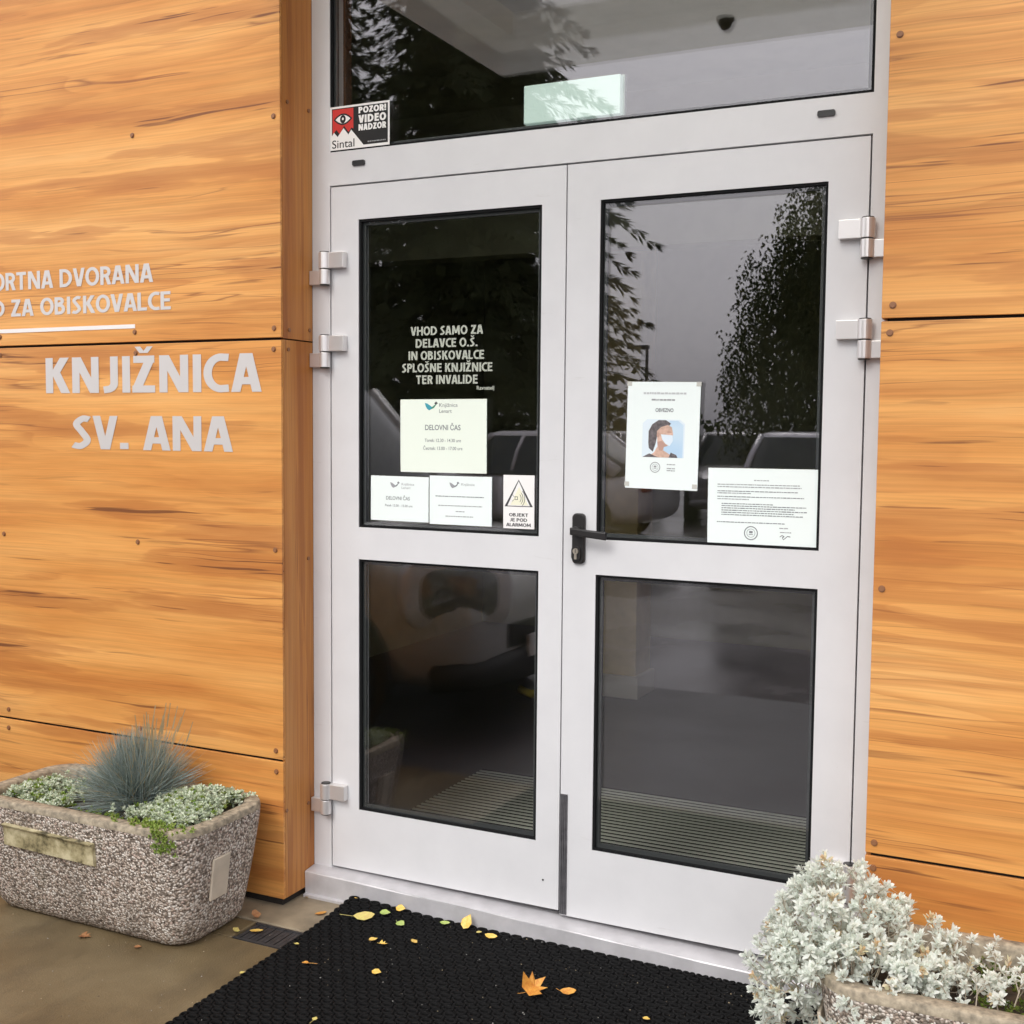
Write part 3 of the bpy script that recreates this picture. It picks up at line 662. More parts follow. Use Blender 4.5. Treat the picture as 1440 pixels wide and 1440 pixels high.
for j in range(ny+1):
    for i in range(nx+1):
        x, y = .012+i/nx*(nc*CW-.01), -.012-j/ny*(nr*CH*.9-.02); vs.append((x, y, .006+mat_lift(x, y)))
for j in range(ny):
    for i in range(nx): k = j*(nx+1)+i; fs.append((k, k+nx+1, k+nx+2, k+1))
mb.add(vs, fs); mb.build('mat_sheet', M['rubber'], mat_o, smooth=True)

# ------------------------------------------------------------------ planters
def planter(label, loc, rotz, hx, hy, hz, bracket=True):
    o = thing('planter', label, 'planter', loc, rotz)
    rings = []
    for z, ins, rr in ((0,.075,.07),(.008,.060,.075),(.03,.046,.08),(.08,.036,.085),(.2,.018,.09),(hz-.05,.003,.095),(hz-.02,0,.1)):
        rings.append([(x, y, z) for x, y in rrect(hx-ins, hy-ins, rr, 7)])
    m = MB(); m.loft(rings, cap=(True, False)); m.build('planter_body', M['agg'], o, smooth=True)
    rings = []
    for z, ins, rr in ((hz-.020,-.0004,.1),(hz-.003,.001,.1),(hz,.004,.098),(hz+.001,.022,.084),(hz-.001,.042,.07),(hz-.010,.046,.068),(hz-.13,.056,.06)):
        rings.append([(x, y, z) for x, y in rrect(hx-ins, hy-ins, rr, 7)])
    m = MB(); m.loft(rings, cap=(False, False)); m.build('planter_rim', M['rim'], o, smooth=True)
    m = MB(); nx, ny = 26, 14; vs = []; fs = []
    for j in range(ny+1):
        for i in range(nx+1):
            a, b = i/nx*2-1, j/ny*2-1; vs.append((a*(hx-.06), b*(hy-.06), hz-.055+.02*math.cos(a*1.4)*math.cos(b*1.4)+rnd.uniform(-.006,.006)))
    for j in range(ny):
        for i in range(nx): k = j*(nx+1)+i; fs.append((k, k+1, k+nx+2, k+nx+1))
    m.add(vs, fs); m.build('soil', M['soil'], o, smooth=True)
    return o
t = NT('worn_yellow_paint'); P = t.coord((18,18,18)); n1 = t.noise(P, 1, 5, .65)
t.base(t.ramp(n1, [(.36, (.07,.06,.03)), (.48, (.36,.31,.17)), (.64, (.62,.56,.36))])); t.rough(.6); M['bracket'] = t.m
M['endplate'] = simple('end_plate', (.62,.54,.43), .6, 0, .12, 16)
HZ = .365
PL = planter('exposed aggregate concrete planter at left holding a blue grass tuft', (-1.322,-.402,G), 0, .438, .206, HZ)
m = MB(); pr = [(0,0),(-.012,.004),(-.016,.04),(-.020,.062),(-.028,.066),(-.030,.070),(-.004,.072),(0,.072)]
m.loft([[(x, y, z) for y, z in pr] for x in (-.177,-.06,.07,.187)])
m.build('bracket_strip', M['bracket'], PL, loc=(-.09,-.193,.222), rot=(R(-4),R(1.2),0))
m = MB(); m.box((0,-.037,0),(.008,.037,.128)); m.build('end_plate', M['endplate'], PL, loc=(.4115,-.035,.128), rot=(0,R(7.5),0), bevel=.002)
PR = planter('exposed aggregate concrete planter at right under the white shrub', (1.31,-.455,G), R(1.5), .445, .205, HZ-.012)
m = MB(); m.box((-.008,-.037,0),(0,.037,.128)); m.build('end_plate', M['endplate'], PR, loc=(-.424,-.09,.128), rot=(0,R(-7.5),0), bevel=.002)

def leaf_quad(m, p, d, n, L, W, bend=.2, mi=0):
    """one small pointed leaf from p along d with its face turned to n"""
    d = d.normalized(); s = d.cross(n);
    if s.length < 1e-4: s = d.cross(Vector((1,0,0)))
    s.normalize(); n = s.cross(d)
    a = p+d*L*.45+n*L*bend*.5; tip = p+d*L+n*L*bend*.2
    m.add([p, a+s*W*.5, tip, a-s*W*.5, p+d*L*.12+s*W*.2, p+d*L*.12-s*W*.2, p+d*L*.8+s*W*.36+n*L*bend*.4, p+d*L*.8-s*W*.36+n*L*bend*.4],
        [(0,4,5),(4,1,3,5),(1,6,7,3),(6,2,7)], mi)
def rosette(m, p, ax, L, W, nleaf, spread, mi=0, r=rnd):
    ax = ax.normalized(); u = ax.orthogonal().normalized(); v = ax.cross(u); ph = r.uniform(0, 6.28)
    for k in range(nleaf):
        a = ph+k*2.4; e = spread*(k+1)/nleaf; d = ax*math.cos(e)+(u*math.cos(a)+v*math.sin(a))*math.sin(e)
        l = L*(.6+.4*(k+1)/nleaf)*r.uniform(.8,1.15); leaf_quad(m, p-ax*.003*(k/nleaf), d, ax, l, W*r.uniform(.8,1.2), r.uniform(-.1,.3), mi)

# blue fescue
fes = thing('blue_fescue', 'blue grey ornamental grass tuft in the left planter', 'grass tuft', (-1.285,-.36,G+HZ-.05))
r_ = random.Random(3); m = MB()
for k in range(3800):
    a = r_.uniform(0, 6.283); e = abs(r_.gauss(0, .80)); e = min(e, 1.62); L = r_.uniform(.17,.265)*(1-.08*(e/1.6)) 
    b0 = Vector((r_.gauss(0,.028), r_.gauss(0,.024), 0)); h = Vector((math.cos(a), math.sin(a), 0))
    lean = Vector((-.10,-.03,0)) if e > .6 else Vector((0,0,0))
    d0 = (h*math.sin(e*.75)+Vector((0,0,math.cos(e*.75)))).normalized(); pts = [b0]; dcur = d0
    for q in range(4):
        dcur = (dcur+h*.10*e+Vector((0,0,-.09*e))+lean*.2).normalized(); pts.append(pts[-1]+dcur*L/4)
    s_ = dcur.cross(Vector((r_.uniform(-1,1), r_.uniform(-1,1), .4))).normalized(); ww = [.0009,.0010,.0009,.0007,.0002]
    vs = []
    for p, w_ in zip(pts, ww): vs += [p+s_*w_, p-s_*w_]
    m.add(vs, [(2*q, 2*q+1, 2*q+3, 2*q+2) for q in range(4)], 1 if r_.random() < .05 else 0)
for k in range(22):       # a few flower stalks at the top
    a = r_.uniform(0, 6.283); b0 = Vector((r_.gauss(.05,.02), r_.gauss(0,.02), 0)); L = r_.uniform(.27,.36)
    d = Vector((.16+r_.gauss(0,.12), r_.gauss(0,.12), 1)).normalized(); p1 = b0+d*L; s_ = Vector((.7,.7,0))
    for q0, q1, w_ in ((0,.78,.0006),(.78,.9,.0022),(.9,1,.0012)):
        m.quad(b0+d*L*q0+s_*w_, b0+d*L*q0-s_*w_, b0+d*L*q1-s_*w_, b0+d*L*q1+s_*w_, 1)
m.build('grass_blades', [foliage('fescue', [(.17,.22,.20),(.27,.335,.315),(.36,.42,.40),(.22,.26,.19)], .55), foliage('fescue_dry', [(.36,.29,.16),(.45,.38,.24)])], fes)

SED = foliage('sedum_leaf', [(.42,.50,.34),(.56,.63,.48),(.66,.71,.58),(.46,.53,.32)], .6)
SEDG = foliage('sedum_green', [(.12,.22,.03),(.24,.32,.06),(.30,.36,.10)], .6)
def sedum(name, label, pts, seed, top, rad, n, green=.12, L=.0145):
    o = thing(name, label, 'sedum', (0,0,0)); r = random.Random(seed); m = MB()
    for k in range(n):
        (xa, ya), (xb, yb) = r.choice(pts); f = r.random(); x = xa+(xb-xa)*f+r.gauss(0,rad); y = ya+(yb-ya)*f+r.gauss(0,rad*.8)
        z = top(x, y)+r.uniform(-.012,.012)
        rosette(m, Vector((x,y,z)), Vector((r.gauss(0,.45), r.gauss(0,.45)-.12, 1)), L*r.uniform(.8,1.3), L*.5, 9, 1.5, 1 if r.random() < green else 0, r)
        if r.random() < .5: rosette(m, Vector((x+r.gauss(0,.004),y,z-.012)), Vector((r.gauss(0,.6), r.gauss(0,.6), 1)), L*1.2, L*.5, 7, 1.8, 1 if r.random() < green*2 else 0, r)
    m.build('sedum_leaves', [SED, SEDG], o); return o
ZT = G+HZ
def clampb(top):
    def f(x, y):
        e = max(0, abs(x+1.322)-.39, abs(y+.402)-.16); return top(x, y)-e*.25
    return f
sedum('sedum_plant', 'pale green sedum left of the blue grass tuft', [((-1.69,-.45),(-1.44,-.52)),((-1.66,-.36),(-1.46,-.38)),((-1.66,-.48),(-1.5,-.45))], 11, clampb(lambda x, y: ZT-.012+.012*math.sin(x*30)), .028, 420)
sedum('sedum_plant', 'pale green sedum right of the blue grass tuft in the planter corner', [((-1.17,-.50),(-1.0,-.46)),((-1.12,-.42),(-.97,-.36)),((-1.08,-.30),(-.97,-.27)),((-1.14,-.33),(-1.02,-.38)),((-1.0,-.50),(-.955,-.42)),((-1.06,-.52),(-.98,-.50))], 12, clampb(lambda x, y: ZT+.002+.028*math.exp(-((x+1.04)**2+(y+.36)**2)/.01)), .028, 800)
o = thing('creeping_stonecrop', 'bright green stonecrop spilling over the left planter rim', 'stonecrop'); r = random.Random(5); m = MB()
for k in range(120):
    f = r.random()
    if f < .6: p = Vector((-1.03+r.gauss(0,.055), -.545-r.uniform(0,.055), ZT+.004))
    else:
        g = r.random()**1.6; p = Vector((-.965+r.gauss(0,.020), -.609+.006*g, ZT+.002-.062*g))
    rosette(m, p, Vector((r.gauss(0,.4),-.5-f,1-.6*f)), .011, .0052, 8, 1.4, 0, r)
for k in range(60):
    rosette(m, Vector((-1.27+r.gauss(0,.06),-.515+r.gauss(0,.018),ZT-.022)), Vector((r.gauss(0,.4),-.3,1)), .010, .005, 8, 1.4, 0, r)
m.build('stonecrop_leaves', SEDG, o)

# white shrub in the right planter
SIL = foliage('silver_leaf', [(.78,.83,.77),(.86,.89,.83),(.90,.92,.86),(.74,.79,.72),(.84,.87,.82)], .7, .42)
SILY = foliage('silver_leaf_yellow', [(.70,.68,.45),(.62,.42,.24),(.72,.70,.52)], .7)
STEM = simple('stem_brown', (.42,.36,.28), .8)
sh = thing('silver_shrub', 'bushy whitish silver shrub overflowing the right planter', 'shrub', (.93,-.44,G+HZ-.03))
r = random.Random(21); m = MB(); st = MB()
def silver_clump(p, ax, n, L):
    for q in range(n):
        d = (ax+Vector((r.gauss(0,.4), r.gauss(0,.4), r.gauss(0,.35)))).normalized(); h_ = r.uniform(.012,.04)
        b = p+d*h_; st.tube([p-ax*.03, p, b], .0012, 4)
        mi = 1 if r.random() < .045 else 0
        for q2 in range(2): rosette(m, b-d*.012*q2, d, L*r.uniform(.7,1.25), L*r.uniform(.30,.44), 8-q2, 1.15+.5*q2, mi, r)
lobes = [((-.05,.0,.02),(.135,.16,.150),150),((.07,-.02,-.01),(.14,.15,.125),105),((-.10,-.10,-.07),(.12,.10,.14),85),((.01,-.14,-.04),(.16,.085,.10),85),((.17,-.07,-.05),(.13,.10,.065),45),((-.12,.05,-.03),(.09,.11,.13),55)]
for c_, s_, n in lobes:
    for k in range(int(n*1.35)):
        d = Vector((r.gauss(0,1), r.gauss(0,1), r.gauss(.25,1))).normalized()
        if d.y > .75: continue
        rad = r.uniform(.72,1.03); p = Vector((c_[0]+d.x*s_[0]*rad, c_[1]+d.y*s_[1]*rad, c_[2]+d.z*s_[2]*rad))
        if p.y > .19: continue
        silver_clump(p, Vector((d.x,d.y,d.z+.35)).normalized(), 2, .0205)
m.build('shrub_leaves', [SIL, SILY], sh); st.build('shrub_stems', STEM, sh)
sh2 = thing('silver_shrub', 'sparse silver sprigs trailing over moss at the right end of the right planter', 'shrub', (1.25,-.46,G+HZ-.03))
r = random.Random(22); m = MB(); st = MB()
for k in range(72):
    x, y = r.uniform(-.14,.34), r.uniform(-.14,.10)
    silver_clump(Vector((x,y,.01+r.uniform(0,.035))), Vector((r.gauss(0,.4),r.gauss(-.1,.4),1)).normalized(), 2, .0165)
n0 = len(m.v); m.v += st.v; m.f += [tuple(i+n0 for i in f) for f in st.f]; m.mi += [2]*len(st.f); m.build('shrub_sprigs', [SIL, SILY, STEM], sh2)
o = thing('moss_patch', 'green moss patch at the right end of the right planter', 'moss', (1.31,-.455,G+HZ-.05)); m = MB()
for k in range(900):
    x, y = r.uniform(-.14,.36), r.uniform(-.135,.135); rosette(m, Vector((x,y,r.uniform(-.01,.012))), Vector((r.gauss(0,.4),r.gauss(0,.4),1)), .010, .0042, 6, 1.3, 0, r)
m.build('moss_leaves', M['moss'], o)

# ------------------------------------------------------------------ fallen leaves
def leafmat(name, c1, c2):
    t = NT(name); n = t.noise(t.coord((120,120,120)), 1, 4); t.base(t.ramp(n, [(.35, c1), (.65, c2)])); t.rough(.55); return t.m
LM = {'yellow': leafmat('leaf_yellow', (.72,.42,.06), (.80,.58,.16)), 'pale': leafmat('leaf_pale', (.62,.56,.16), (.55,.42,.14)), 'green': leafmat('leaf_green', (.30,.42,.08), (.42,.50,.16)),
      'orange': leafmat('leaf_orange', (.52,.19,.03), (.66,.34,.06)), 'brown': leafmat('leaf_brown', (.30,.12,.05), (.40,.20,.08))}
OUT = {'birch': [(0,0),(.18,.32),(.5,.40),(.75,.22),(1,0),(.75,-.22),(.5,-.40),(.18,-.32)],
       'maple': [(0,0),(-.05,.22),(.22,.55),(.35,.28),(.62,.42),(.6,.16),(1,0),(.6,-.16),(.66,-.46),(.35,-.28),(.2,-.6),(-.06,-.24)],
       'folded': [(0,0),(.2,.14),(.55,.20),(.85,.12),(1,0),(.85,-.2),(.5,-.34),(.2,-.22)]}
def fallen(label, x, y, z, size, rot, kind, colr, curl=.15, stem=.3, tilt=(0,0)):
    m = MB(); o_ = OUT[kind]; n = len(o_)
    hgt = lambda a, b: curl*(1.6*b*b+.35*(a-.4)**2)+.02
    vs = [(a-.5, b, hgt(a, b)) for a, b in o_]+[(.0-.05, 0, .015)]; fs = [(i, (i+1) % n, n) for i in range(n)]
    m.add([(a*size, b*size, c*size) for a, b, c in vs], fs); m.add([(a*size, b*size, c*size-.0006) for a, b, c in vs], [f[::-1] for f in fs])
    if stem: m.tube([(-.5*size,0,.02*size),(-(.5+stem*.5)*size,.05*size,.05*size),(-(.5+stem)*size,.14*size,.03*size)], .0007, 5)
    o = m.build('fallen_leaf', LM[colr], loc=(x, y, z), rot=(tilt[0], tilt[1], R(rot))); return tag(o, label, 'leaf', 'autumn leaves fallen around the door')
ZM = G+.0195
for a in (
 ('large pale curled leaf with long stem on the mat near its far corner', -.573,-.165, ZM+.012, .066, 35, 'folded','pale', .5, .6, (.5,0)),
 ('pale green leaf tip overlapping the large curled leaf on the mat', -.522,-.125, ZM+.016, .034, 20, 'birch','green', .3, 0, (.2,0)),
 ('yellow leaf leaning on the threshold above the curled leaf', -.497,-.075, ZM+.016, .032, 10, 'birch','yellow', .2, 0, (.5,0)),
 ('small green oval leaf right of the large curled leaf', -.452,-.150, ZM+.004, .034, -20, 'birch','green', .35, .3, (.2,0)),
 ('dull green leaf at the sill midway along left door', -.336,-.085, ZM+.006, .032, 15, 'folded','green', .3, 0, (.3,0)),
 ('big bright yellow leaf standing against the sill', -.262,-.082, ZM+.022, .046, 70, 'birch','yellow', .15, 0, (.2,-.9)),
 ('angular yellow leaf lying at the sill, right of the bright one', -.170,-.105, ZM+.006, .042, 0, 'folded','yellow', .25, 0, (.3,0)),
 ('tiny pale leaf scrap between two yellow leaves at the sill', -.215,-.095, ZM+.004, .018, 40, 'birch','pale', .2, 0),
 ('tan yellow leaf under the large curled leaf', -.468,-.278, ZM+.004, .028, 55, 'birch','yellow', .3, 0),
 ('small torn leaf with a curled tip near middle left of mat', -.425,-.290, ZM+.004, .024, 20, 'maple','yellow', .5, .3),
 ('squarish yellow leaf alone near the middle left of the mat', -.354,-.236, ZM+.005, .026, 85, 'birch','yellow', .1, 0, (.3,.2)),
 ('brown bud-like leaf with a long thin stem by the mat left edge', -.556,-.492, ZM+.004, .020, 200, 'birch','orange', .5, 1.3),
 ('lone yellow leaf in the open middle of mat, left of the orange ones', -.350,-.448, ZM+.004, .029, 5, 'birch','yellow', .1, 0, (.2,0)),
 ('large lobed orange leaf on the mat', .085,-.352, ZM+.018, .068, 62, 'maple','orange', 1.1, .3, (.6,-.3)),
 ('small curled orange leaf beside the lobed one', .168,-.326, ZM+.010, .044, 25, 'folded','orange', .6, .2, (.5,0)),
 ('tiny pale sprig at the near left of the mat', -.352,-.735, ZM+.003, .018, 100, 'birch','pale', .3, .9),
 ('tiny tan scrap on the mat left edge by the bare concrete', -.676,-.615, ZM+.003, .016, 60, 'birch','pale', .3, 0),
 ('small tan leaf lying toward the right end of the mat, in front', .398,-.360, ZM+.003, .020, 0, 'birch','yellow', .3, 0),
 ('pale scrap on the mat left edge just under the curled leaf', -.650,-.400, ZM+.003, .015, 10, 'birch','pale', .3, .2),
 ('yellow scrap wedged at the far corner of mat and sill', -.665,-.062, ZM+.014, .016, 30, 'birch','yellow', .2, 0),
 ('orange leaf edge tucked along the mat left side on slab', -.738,-.155, G+.005, .040, 55, 'folded','orange', .2, 0),
 ('tiny yellow scrap at the foot of the wooden reveal', -.850,-.075, G+.006, .018, 80, 'birch','yellow', .3, 0, (0,.6)),
 ('brown leaf leaning on the planter by the drain', -.895,-.272, G+.016, .036, 70, 'birch','brown', .2, 0, (.7,.3)),
 ('yellow brown leaf lying on the drain strip', -.838,-.345, G+.003, .042, 25, 'folded','yellow', .35, 0),
 ('round yellow leaf at the planter foot in front of drain', -.892,-.372, G+.006, .028, 110, 'birch','pale', .3, 0, (.4,0)),
 ('rusty leaf under the front edge of left planter', -1.262,-.602, G+.003, .036, 10, 'maple','brown', .3, 0),
 ('small brown leaf crumb at the planter front corner', -1.075,-.588, G+.003, .022, 30, 'birch','brown', .3, 0),
 ('orange leaf by the left end of the left planter', -1.78,-.50, G+.006, .034, 60, 'birch','orange', .3, 0),
): fallen(*a)

r = random.Random(61); m = MB()
for k in range(420):
    if k < 200: x, y, z = r.uniform(-.66,.7), -.06-r.random()**1.5*1.0, G+.0155+r.uniform(0,.002)
    else: x, y, z = r.uniform(-1.9,.9), r.uniform(-1.3,-.06), G
    if k >= 200 and -.7 < x: x = -.7-r.random()*.5
    q = r.uniform(.0008,.0026); a = r.uniform(0, 3.14); c_, s_ = math.cos(a)*q, math.sin(a)*q
    m.add([(x+c_,y+s_,z),(x-s_,y+c_,z),(x-c_,y-s_,z),(x+s_,y-c_*.6,z),(x+.2*c_,y,z+q)], [(0,1,4),(1,2,4),(2,3,4),(3,0,4)], k % 3)
tag(m.build('grit', [simple('grit_tan', (.36,.29,.19), .8), simple('grit_grey', (.30,.29,.27), .8), simple('grit_dark', (.12,.09,.06), .8)]), kind='stuff')

# ------------------------------------------------------------------ canopy over the door
cz = 2.90
cn = thing('entrance_canopy', 'pale flat canopy jutting out above the door, mirrored in the transom', 'canopy', (0,0,cz))
def polycarb(name, c, f):
    t = NT(name); t.base((.8,.8,.77)); t.rough(.35); o_ = [n for n in t.t.nodes if n.type == 'OUTPUT_MATERIAL'][0]
    tr = t.n("BsdfTranslucent"); tr.inputs[0].default_value = (*c, 1); tp = t.n("BsdfTransparent"); tp.inputs[0].default_value = (*c, 1)
    m1 = t.n("MixShader"); m1.inputs[0].default_value = f; t.l(tr.outputs[0], m1.inputs[1]); t.l(tp.outputs[0], m1.inputs[2])
    m2 = t.n("MixShader"); m2.inputs[0].default_value = .93; t.l(t.p.outputs[0], m2.inputs[1]); t.l(m1.outputs[0], m2.inputs[2]); t.l(m2.outputs[0], o_.inputs['Surface']); return t.m
M['canopy'] = polycarb('canopy_milky_rim', (.96,.96,.93), .72); M['canopy_in'] = polycarb('canopy_milky_sheet', (.97,.97,.94), .78)
mb = MB(); CX0, CX1, CY0, CY1 = -.92, .96, -1.40, -.156
IX0, IX1, IY0, IY1 = -.66, .80, -.98, -.25
for (x0,y0,x1,y1) in ((CX0,CY0,CX1,IY0),(CX0,IY1,CX1,CY1),(CX0,IY0,IX0,IY1),(IX1,IY0,CX1,IY1)): mb.box((x0,y0,0),(x1,y1,.09))
mb.build('canopy_frame', M['canopy'], cn)
MB().box((CX0+.01,CY0+.01,.0905),(CX1-.01,CY1,.16)).build('canopy_roof', M['canopy_in'], cn)
m = MB(); m.loft([[(.13+r0*math.cos(a*.5236), -1.10+r0*math.sin(a*.5236), z0) for a in range(12)] for r0, z0 in ((.034,-.001),(.034,-.014),(.026,-.017),(.024,-.03),(.015,-.042),(.004,-.046))]); m.build('dome_lamp', simple('lamp_dark', (.05,.05,.045), .3), cn, smooth=True)

# ------------------------------------------------------------------ things behind the camera that the glass mirrors
M['tyre'] = simple('tyre', (.016,.016,.017), .75); M['hub'] = simple('hub', (.78,.78,.79), .35, .6)
M['carglass'] = simple('car_glass', (.040,.046,.056), .06); M['lamp'] = simple('headlamp', (.20,.205,.21), .10, .3, .3, 18, coat=1); M['trim'] = simple('black_trim', (.02,.02,.021), .6)
def paint(name, c, metal=.3): return simple(name, c, .35, metal, coat=.6)
def sect(x, hw, z0, z1, n=20, e=4.2):
    out = []
    for k in range(n):
        a = 2*math.pi*(k+.5)/n; c_, s_ = math.cos(a), math.sin(a)
        out.append((x, hw*abs(c_)**(2/e)*(1 if c_ >= 0 else -1), (z0+z1)/2+(z1-z0)/2*abs(s_)**(2/e)*(1 if s_ >= 0 else -1)))
    return out
def car(label, loc, rotz, L, W, H, pm, hood=.98, ws=.55, roof=(-.55,.16), big_lamp=False, group='parked cars mirrored in the door glass'):
    o = thing('parked_car', label, 'car', loc, R(rotz), group); h = L/2; hw = W/2; belt = hood
    S = [(-1,.72,.42,.74),(-.985,.84,.34,.86),(-.95,.92,.27,.93),(-.86,.97,.22,belt),(-.5,1,.20,belt),(0,1,.20,belt),(ws*.75,1,.20,belt),(ws+.08,.99,.20,belt-.03),(.80,.97,.21,belt-.13),(.93,.90,.24,belt-.22),(.982,.80,.30,belt-.30),(1,.68,.38,belt-.40)]
    m = MB(); m.loft([sect(x*h, f*hw, z0, z1) for x, f, z0, z1 in S]); m.build('car_body', pm, o, smooth=True, sub=1)
    # cabin
    def ring(xr, xf, w_, z): return [(((xr+xf)/2+(xf-xr)/2*(abs(math.cos(a))**.42)*(1 if math.cos(a) >= 0 else -1))*h, w_*hw*(abs(math.sin(a))**.42)*(1 if math.sin(a) >= 0 else -1), z) for a in [2*math.pi*(k+.5)/28 for k in range(28)]]
    r0, r1 = roof
    m = MB(); m.loft([ring(-.90,ws,.95,belt-.06), ring(-.88,ws-.02,.93,belt), ring(r0-.12,(ws+r1)/2,.84,(belt+H)/2), ring(r0,r1+.02,.745,H-.07)], cap=(False, False)); m.build('windows', M['carglass'], o, smooth=True)
    m = MB(); m.loft([ring(r0,r1+.02,.75,H-.072), ring(r0+.01,r1,.735,H-.035), ring(r0+.06,r1-.05,.64,H-.006), ring(r0+.2,r1-.2,.4,H)], cap=(False, True)); m.build('roof', pm, o, smooth=True)
    m = MB()
    for s in (-1, 1):
        m.tube([((ws-.115)*h, s*.855*hw, belt-.02), (((ws+r1)/2-.075)*h, s*.775*hw, (belt+H)/2), ((r1-.055)*h, s*.69*hw, H-.06)], [.045,.038,.045], 8)
        m.tube([((r0-.24)*h, s*.88*hw, belt-.01), ((r0-.05)*h, s*.795*hw, (belt+H)/2), ((r0+.06)*h, s*.70*hw, H-.06)], [.10,.08,.06], 8)
        m.tube([(-.08*h, s*.935*hw, belt-.01), (-.10*h, s*.835*hw, (belt+H)/2), (-.13*h, s*.742*hw, H-.06)], .026, 8)
    m.build('window_pillars', pm, o, smooth=True)
    for s in (-1, 1):
        m = MB(); m.loft([[(ws*.72*h+a*.09+.03*k, s*(hw*.98+.04+.045*k), belt+.06+b*.75) for a, b in [(math.cos(q*.628)*(1-.3*abs(k-1)), math.sin(q*.628)*.09*(1-.2*abs(k-1))) for q in range(10)]] for k in (0,1,2)]); m.build('wing_mirror', pm, o, smooth=True)
        for xw in (.62,-.60):
            wx = xw*h; yw = s*(hw-.09)
            m = MB(); m.cyl((wx, s*(hw*.995-.01), .33),(0,1,0),.375,.03,28); m.build('wheel_arch', M['trim'], o)
            wl = MB(); wl.loft([[(wx+q*math.cos(a*.2244), yw+s*d_, .30+q*math.sin(a*.2244)) for a in range(28)] for q, d_ in ((.2,-.1),(.29,-.1),(.31,-.06),(.31,.09),(.295,.12),(.2,.125),(.19,.10),(.05,.11))]); w_ = wl.build('wheel', M['tyre'], o, smooth=True)
            rm = MB(); rm.cyl((wx, yw+s*.112,.30),(0,1,0),.185,.008,24)
            for q in range(5):
                a = q*1.2566; rm.box((wx+.05*math.cos(a)-.02, yw+s*.116-.01,.30+.05*math.sin(a)-.02),(wx+.15*math.cos(a)+.02, yw+s*.116+.01,.30+.15*math.sin(a)+.02))
            rm.build('rim', M['hub'], w_)
        k = 1.5 if big_lamp else 1
        cx_, cy_, cz_ = .925*h, s*.74*hw, belt-.325
        def pad(grow, depth, mi=0):
            rings = []
            for f in (1.0001,1,.97,.85,.5,.1):
                ring_ = []
                for i_ in range(22):
                    t_ = i_*.2856; q = abs(math.cos(t_))**.55*(1 if math.cos(t_) >= 0 else -1); b = abs(math.sin(t_))**.55*(1 if math.sin(t_) >= 0 else -1)
                    v_ = Vector((-.09 if f > 1 else depth*(1-f**3), q*f*.15*k*grow, b*f*.095*k*grow)); v_.rotate(Matrix.Rotation(s*R(42), 3, 'Z') if True else None)
                    ring_.append((cx_+v_.x+.026, cy_+v_.y+s*.022, cz_+v_.z))
                rings.append(ring_)
            return MB().loft(rings)
        bz = pad(1.22, .035).build('headlight_bezel', pm if not big_lamp else M['hub'], o, smooth=True)
        hl = pad(1.0, .062).build('headlight', M['lamp'], bz, smooth=True)
        m = MB(); m.box((-.995*h,s*.78*hw-.12,.70),(-.955*h,s*.78*hw+.10,.86)); m.build('tail_light', simple('tail_red', (.35,.02,.02), .2), o, bevel=.015)
    m = MB(); m.box((.955*h,-.45*hw,.44),(1.0*h+.006,.45*hw,.56)); m.build('grille', M['trim'], o, bevel=.01)
    m = MB(); m.loft([sect(x*h, f*hw, z0, z1, e=3.5) for x, f, z0, z1 in ((.90,.935,.22,.44),(.96,.88,.24,.44),(1.012,.70,.27,.42),(1.02,.4,.28,.40))]); m.build('bumper', M['trim'] if big_lamp else pm, o, smooth=True)
    m = MB(); m.box((1.015*h,-.26,.38),(1.022*h+.006,.26,.49)); m.build('number_plate', simple('plate', (.75,.75,.72), .5), o)
    return o
GZ = G-.012
silver = paint('silver_paint', (.72,.71,.75), .15); white = paint('white_paint', (.80,.78,.79), 0); darkp = paint('dark_grey_paint', (.44,.445,.43), .1); grey = paint('mid_grey_paint', (.22,.21,.22))
car('silver hatchback parked nose towards the door, its windscreen mirrored in the right pane', (-1.52,-11.3,GZ), 86, 4.2, 1.78, 1.52, silver, .95, .42)
car('white car parked side on, mirrored behind the cream notice', (-5.9,-12.4,GZ), 180, 4.3, 1.76, 1.50, white, .96, .45)
car('mid grey car parked further back between the white and silver ones', (-4.1,-17.6,GZ), 75, 4.3, 1.76, 1.50, grey, .96, .45)
car('grey van-like car close by on the left, headlight mirrored in the lower left pane', (-3.20,-2.55,GZ), 3, 4.1, 1.75, 1.80, darkp, 1.06, .60, (-.80,.30), True)
car('pale silver car parked beyond the near van-like one, mirrored at the left edge', (-9.3,-10.6,GZ), 20, 4.2, 1.76, 1.48, silver, .95, .42)
car('pale car at the back of the row, mirrored beside the poster', (-8.2,-21.0,GZ), 85, 4.2, 1.76, 1.5, white, .95, .45)

BARK = simple('bark', (.09,.065,.05), .9, 0, .3, 12, .5)
CON = foliage('spruce_needles', [(.030,.040,.016),(.046,.060,.022),(.066,.080,.030)], .7)
BIR = foliage('birch_leaves', [(.022,.034,.010),(.05,.065,.016),(.085,.085,.022)], .7)
BUSH = foliage('bush_leaves', [(.018,.028,.010),(.035,.05,.014),(.05,.062,.02)], .7)
def leafcloud(m, c, s, n, size, r, droop=0):
    for k in range(n):
        d = Vector((r.gauss(0,1), r.gauss(0,1), r.gauss(0,1))); d.normalize(); d *= r.random()**.4
        p = Vector((c[0]+d.x*s[0], c[1]+d.y*s[1], c[2]+d.z*s[2])); v = Vector((r.gauss(0,1), r.gauss(0,1), r.gauss(-droop,.6))).normalized(); w_ = v.cross(Vector((r.gauss(0,1),r.gauss(0,1),r.gauss(0,1)))).normalized()*size*.35
        m.add([p, p+v*size*.5+w_, p+v*size, p+v*size*.5-w_], [(0,1,2,3)])
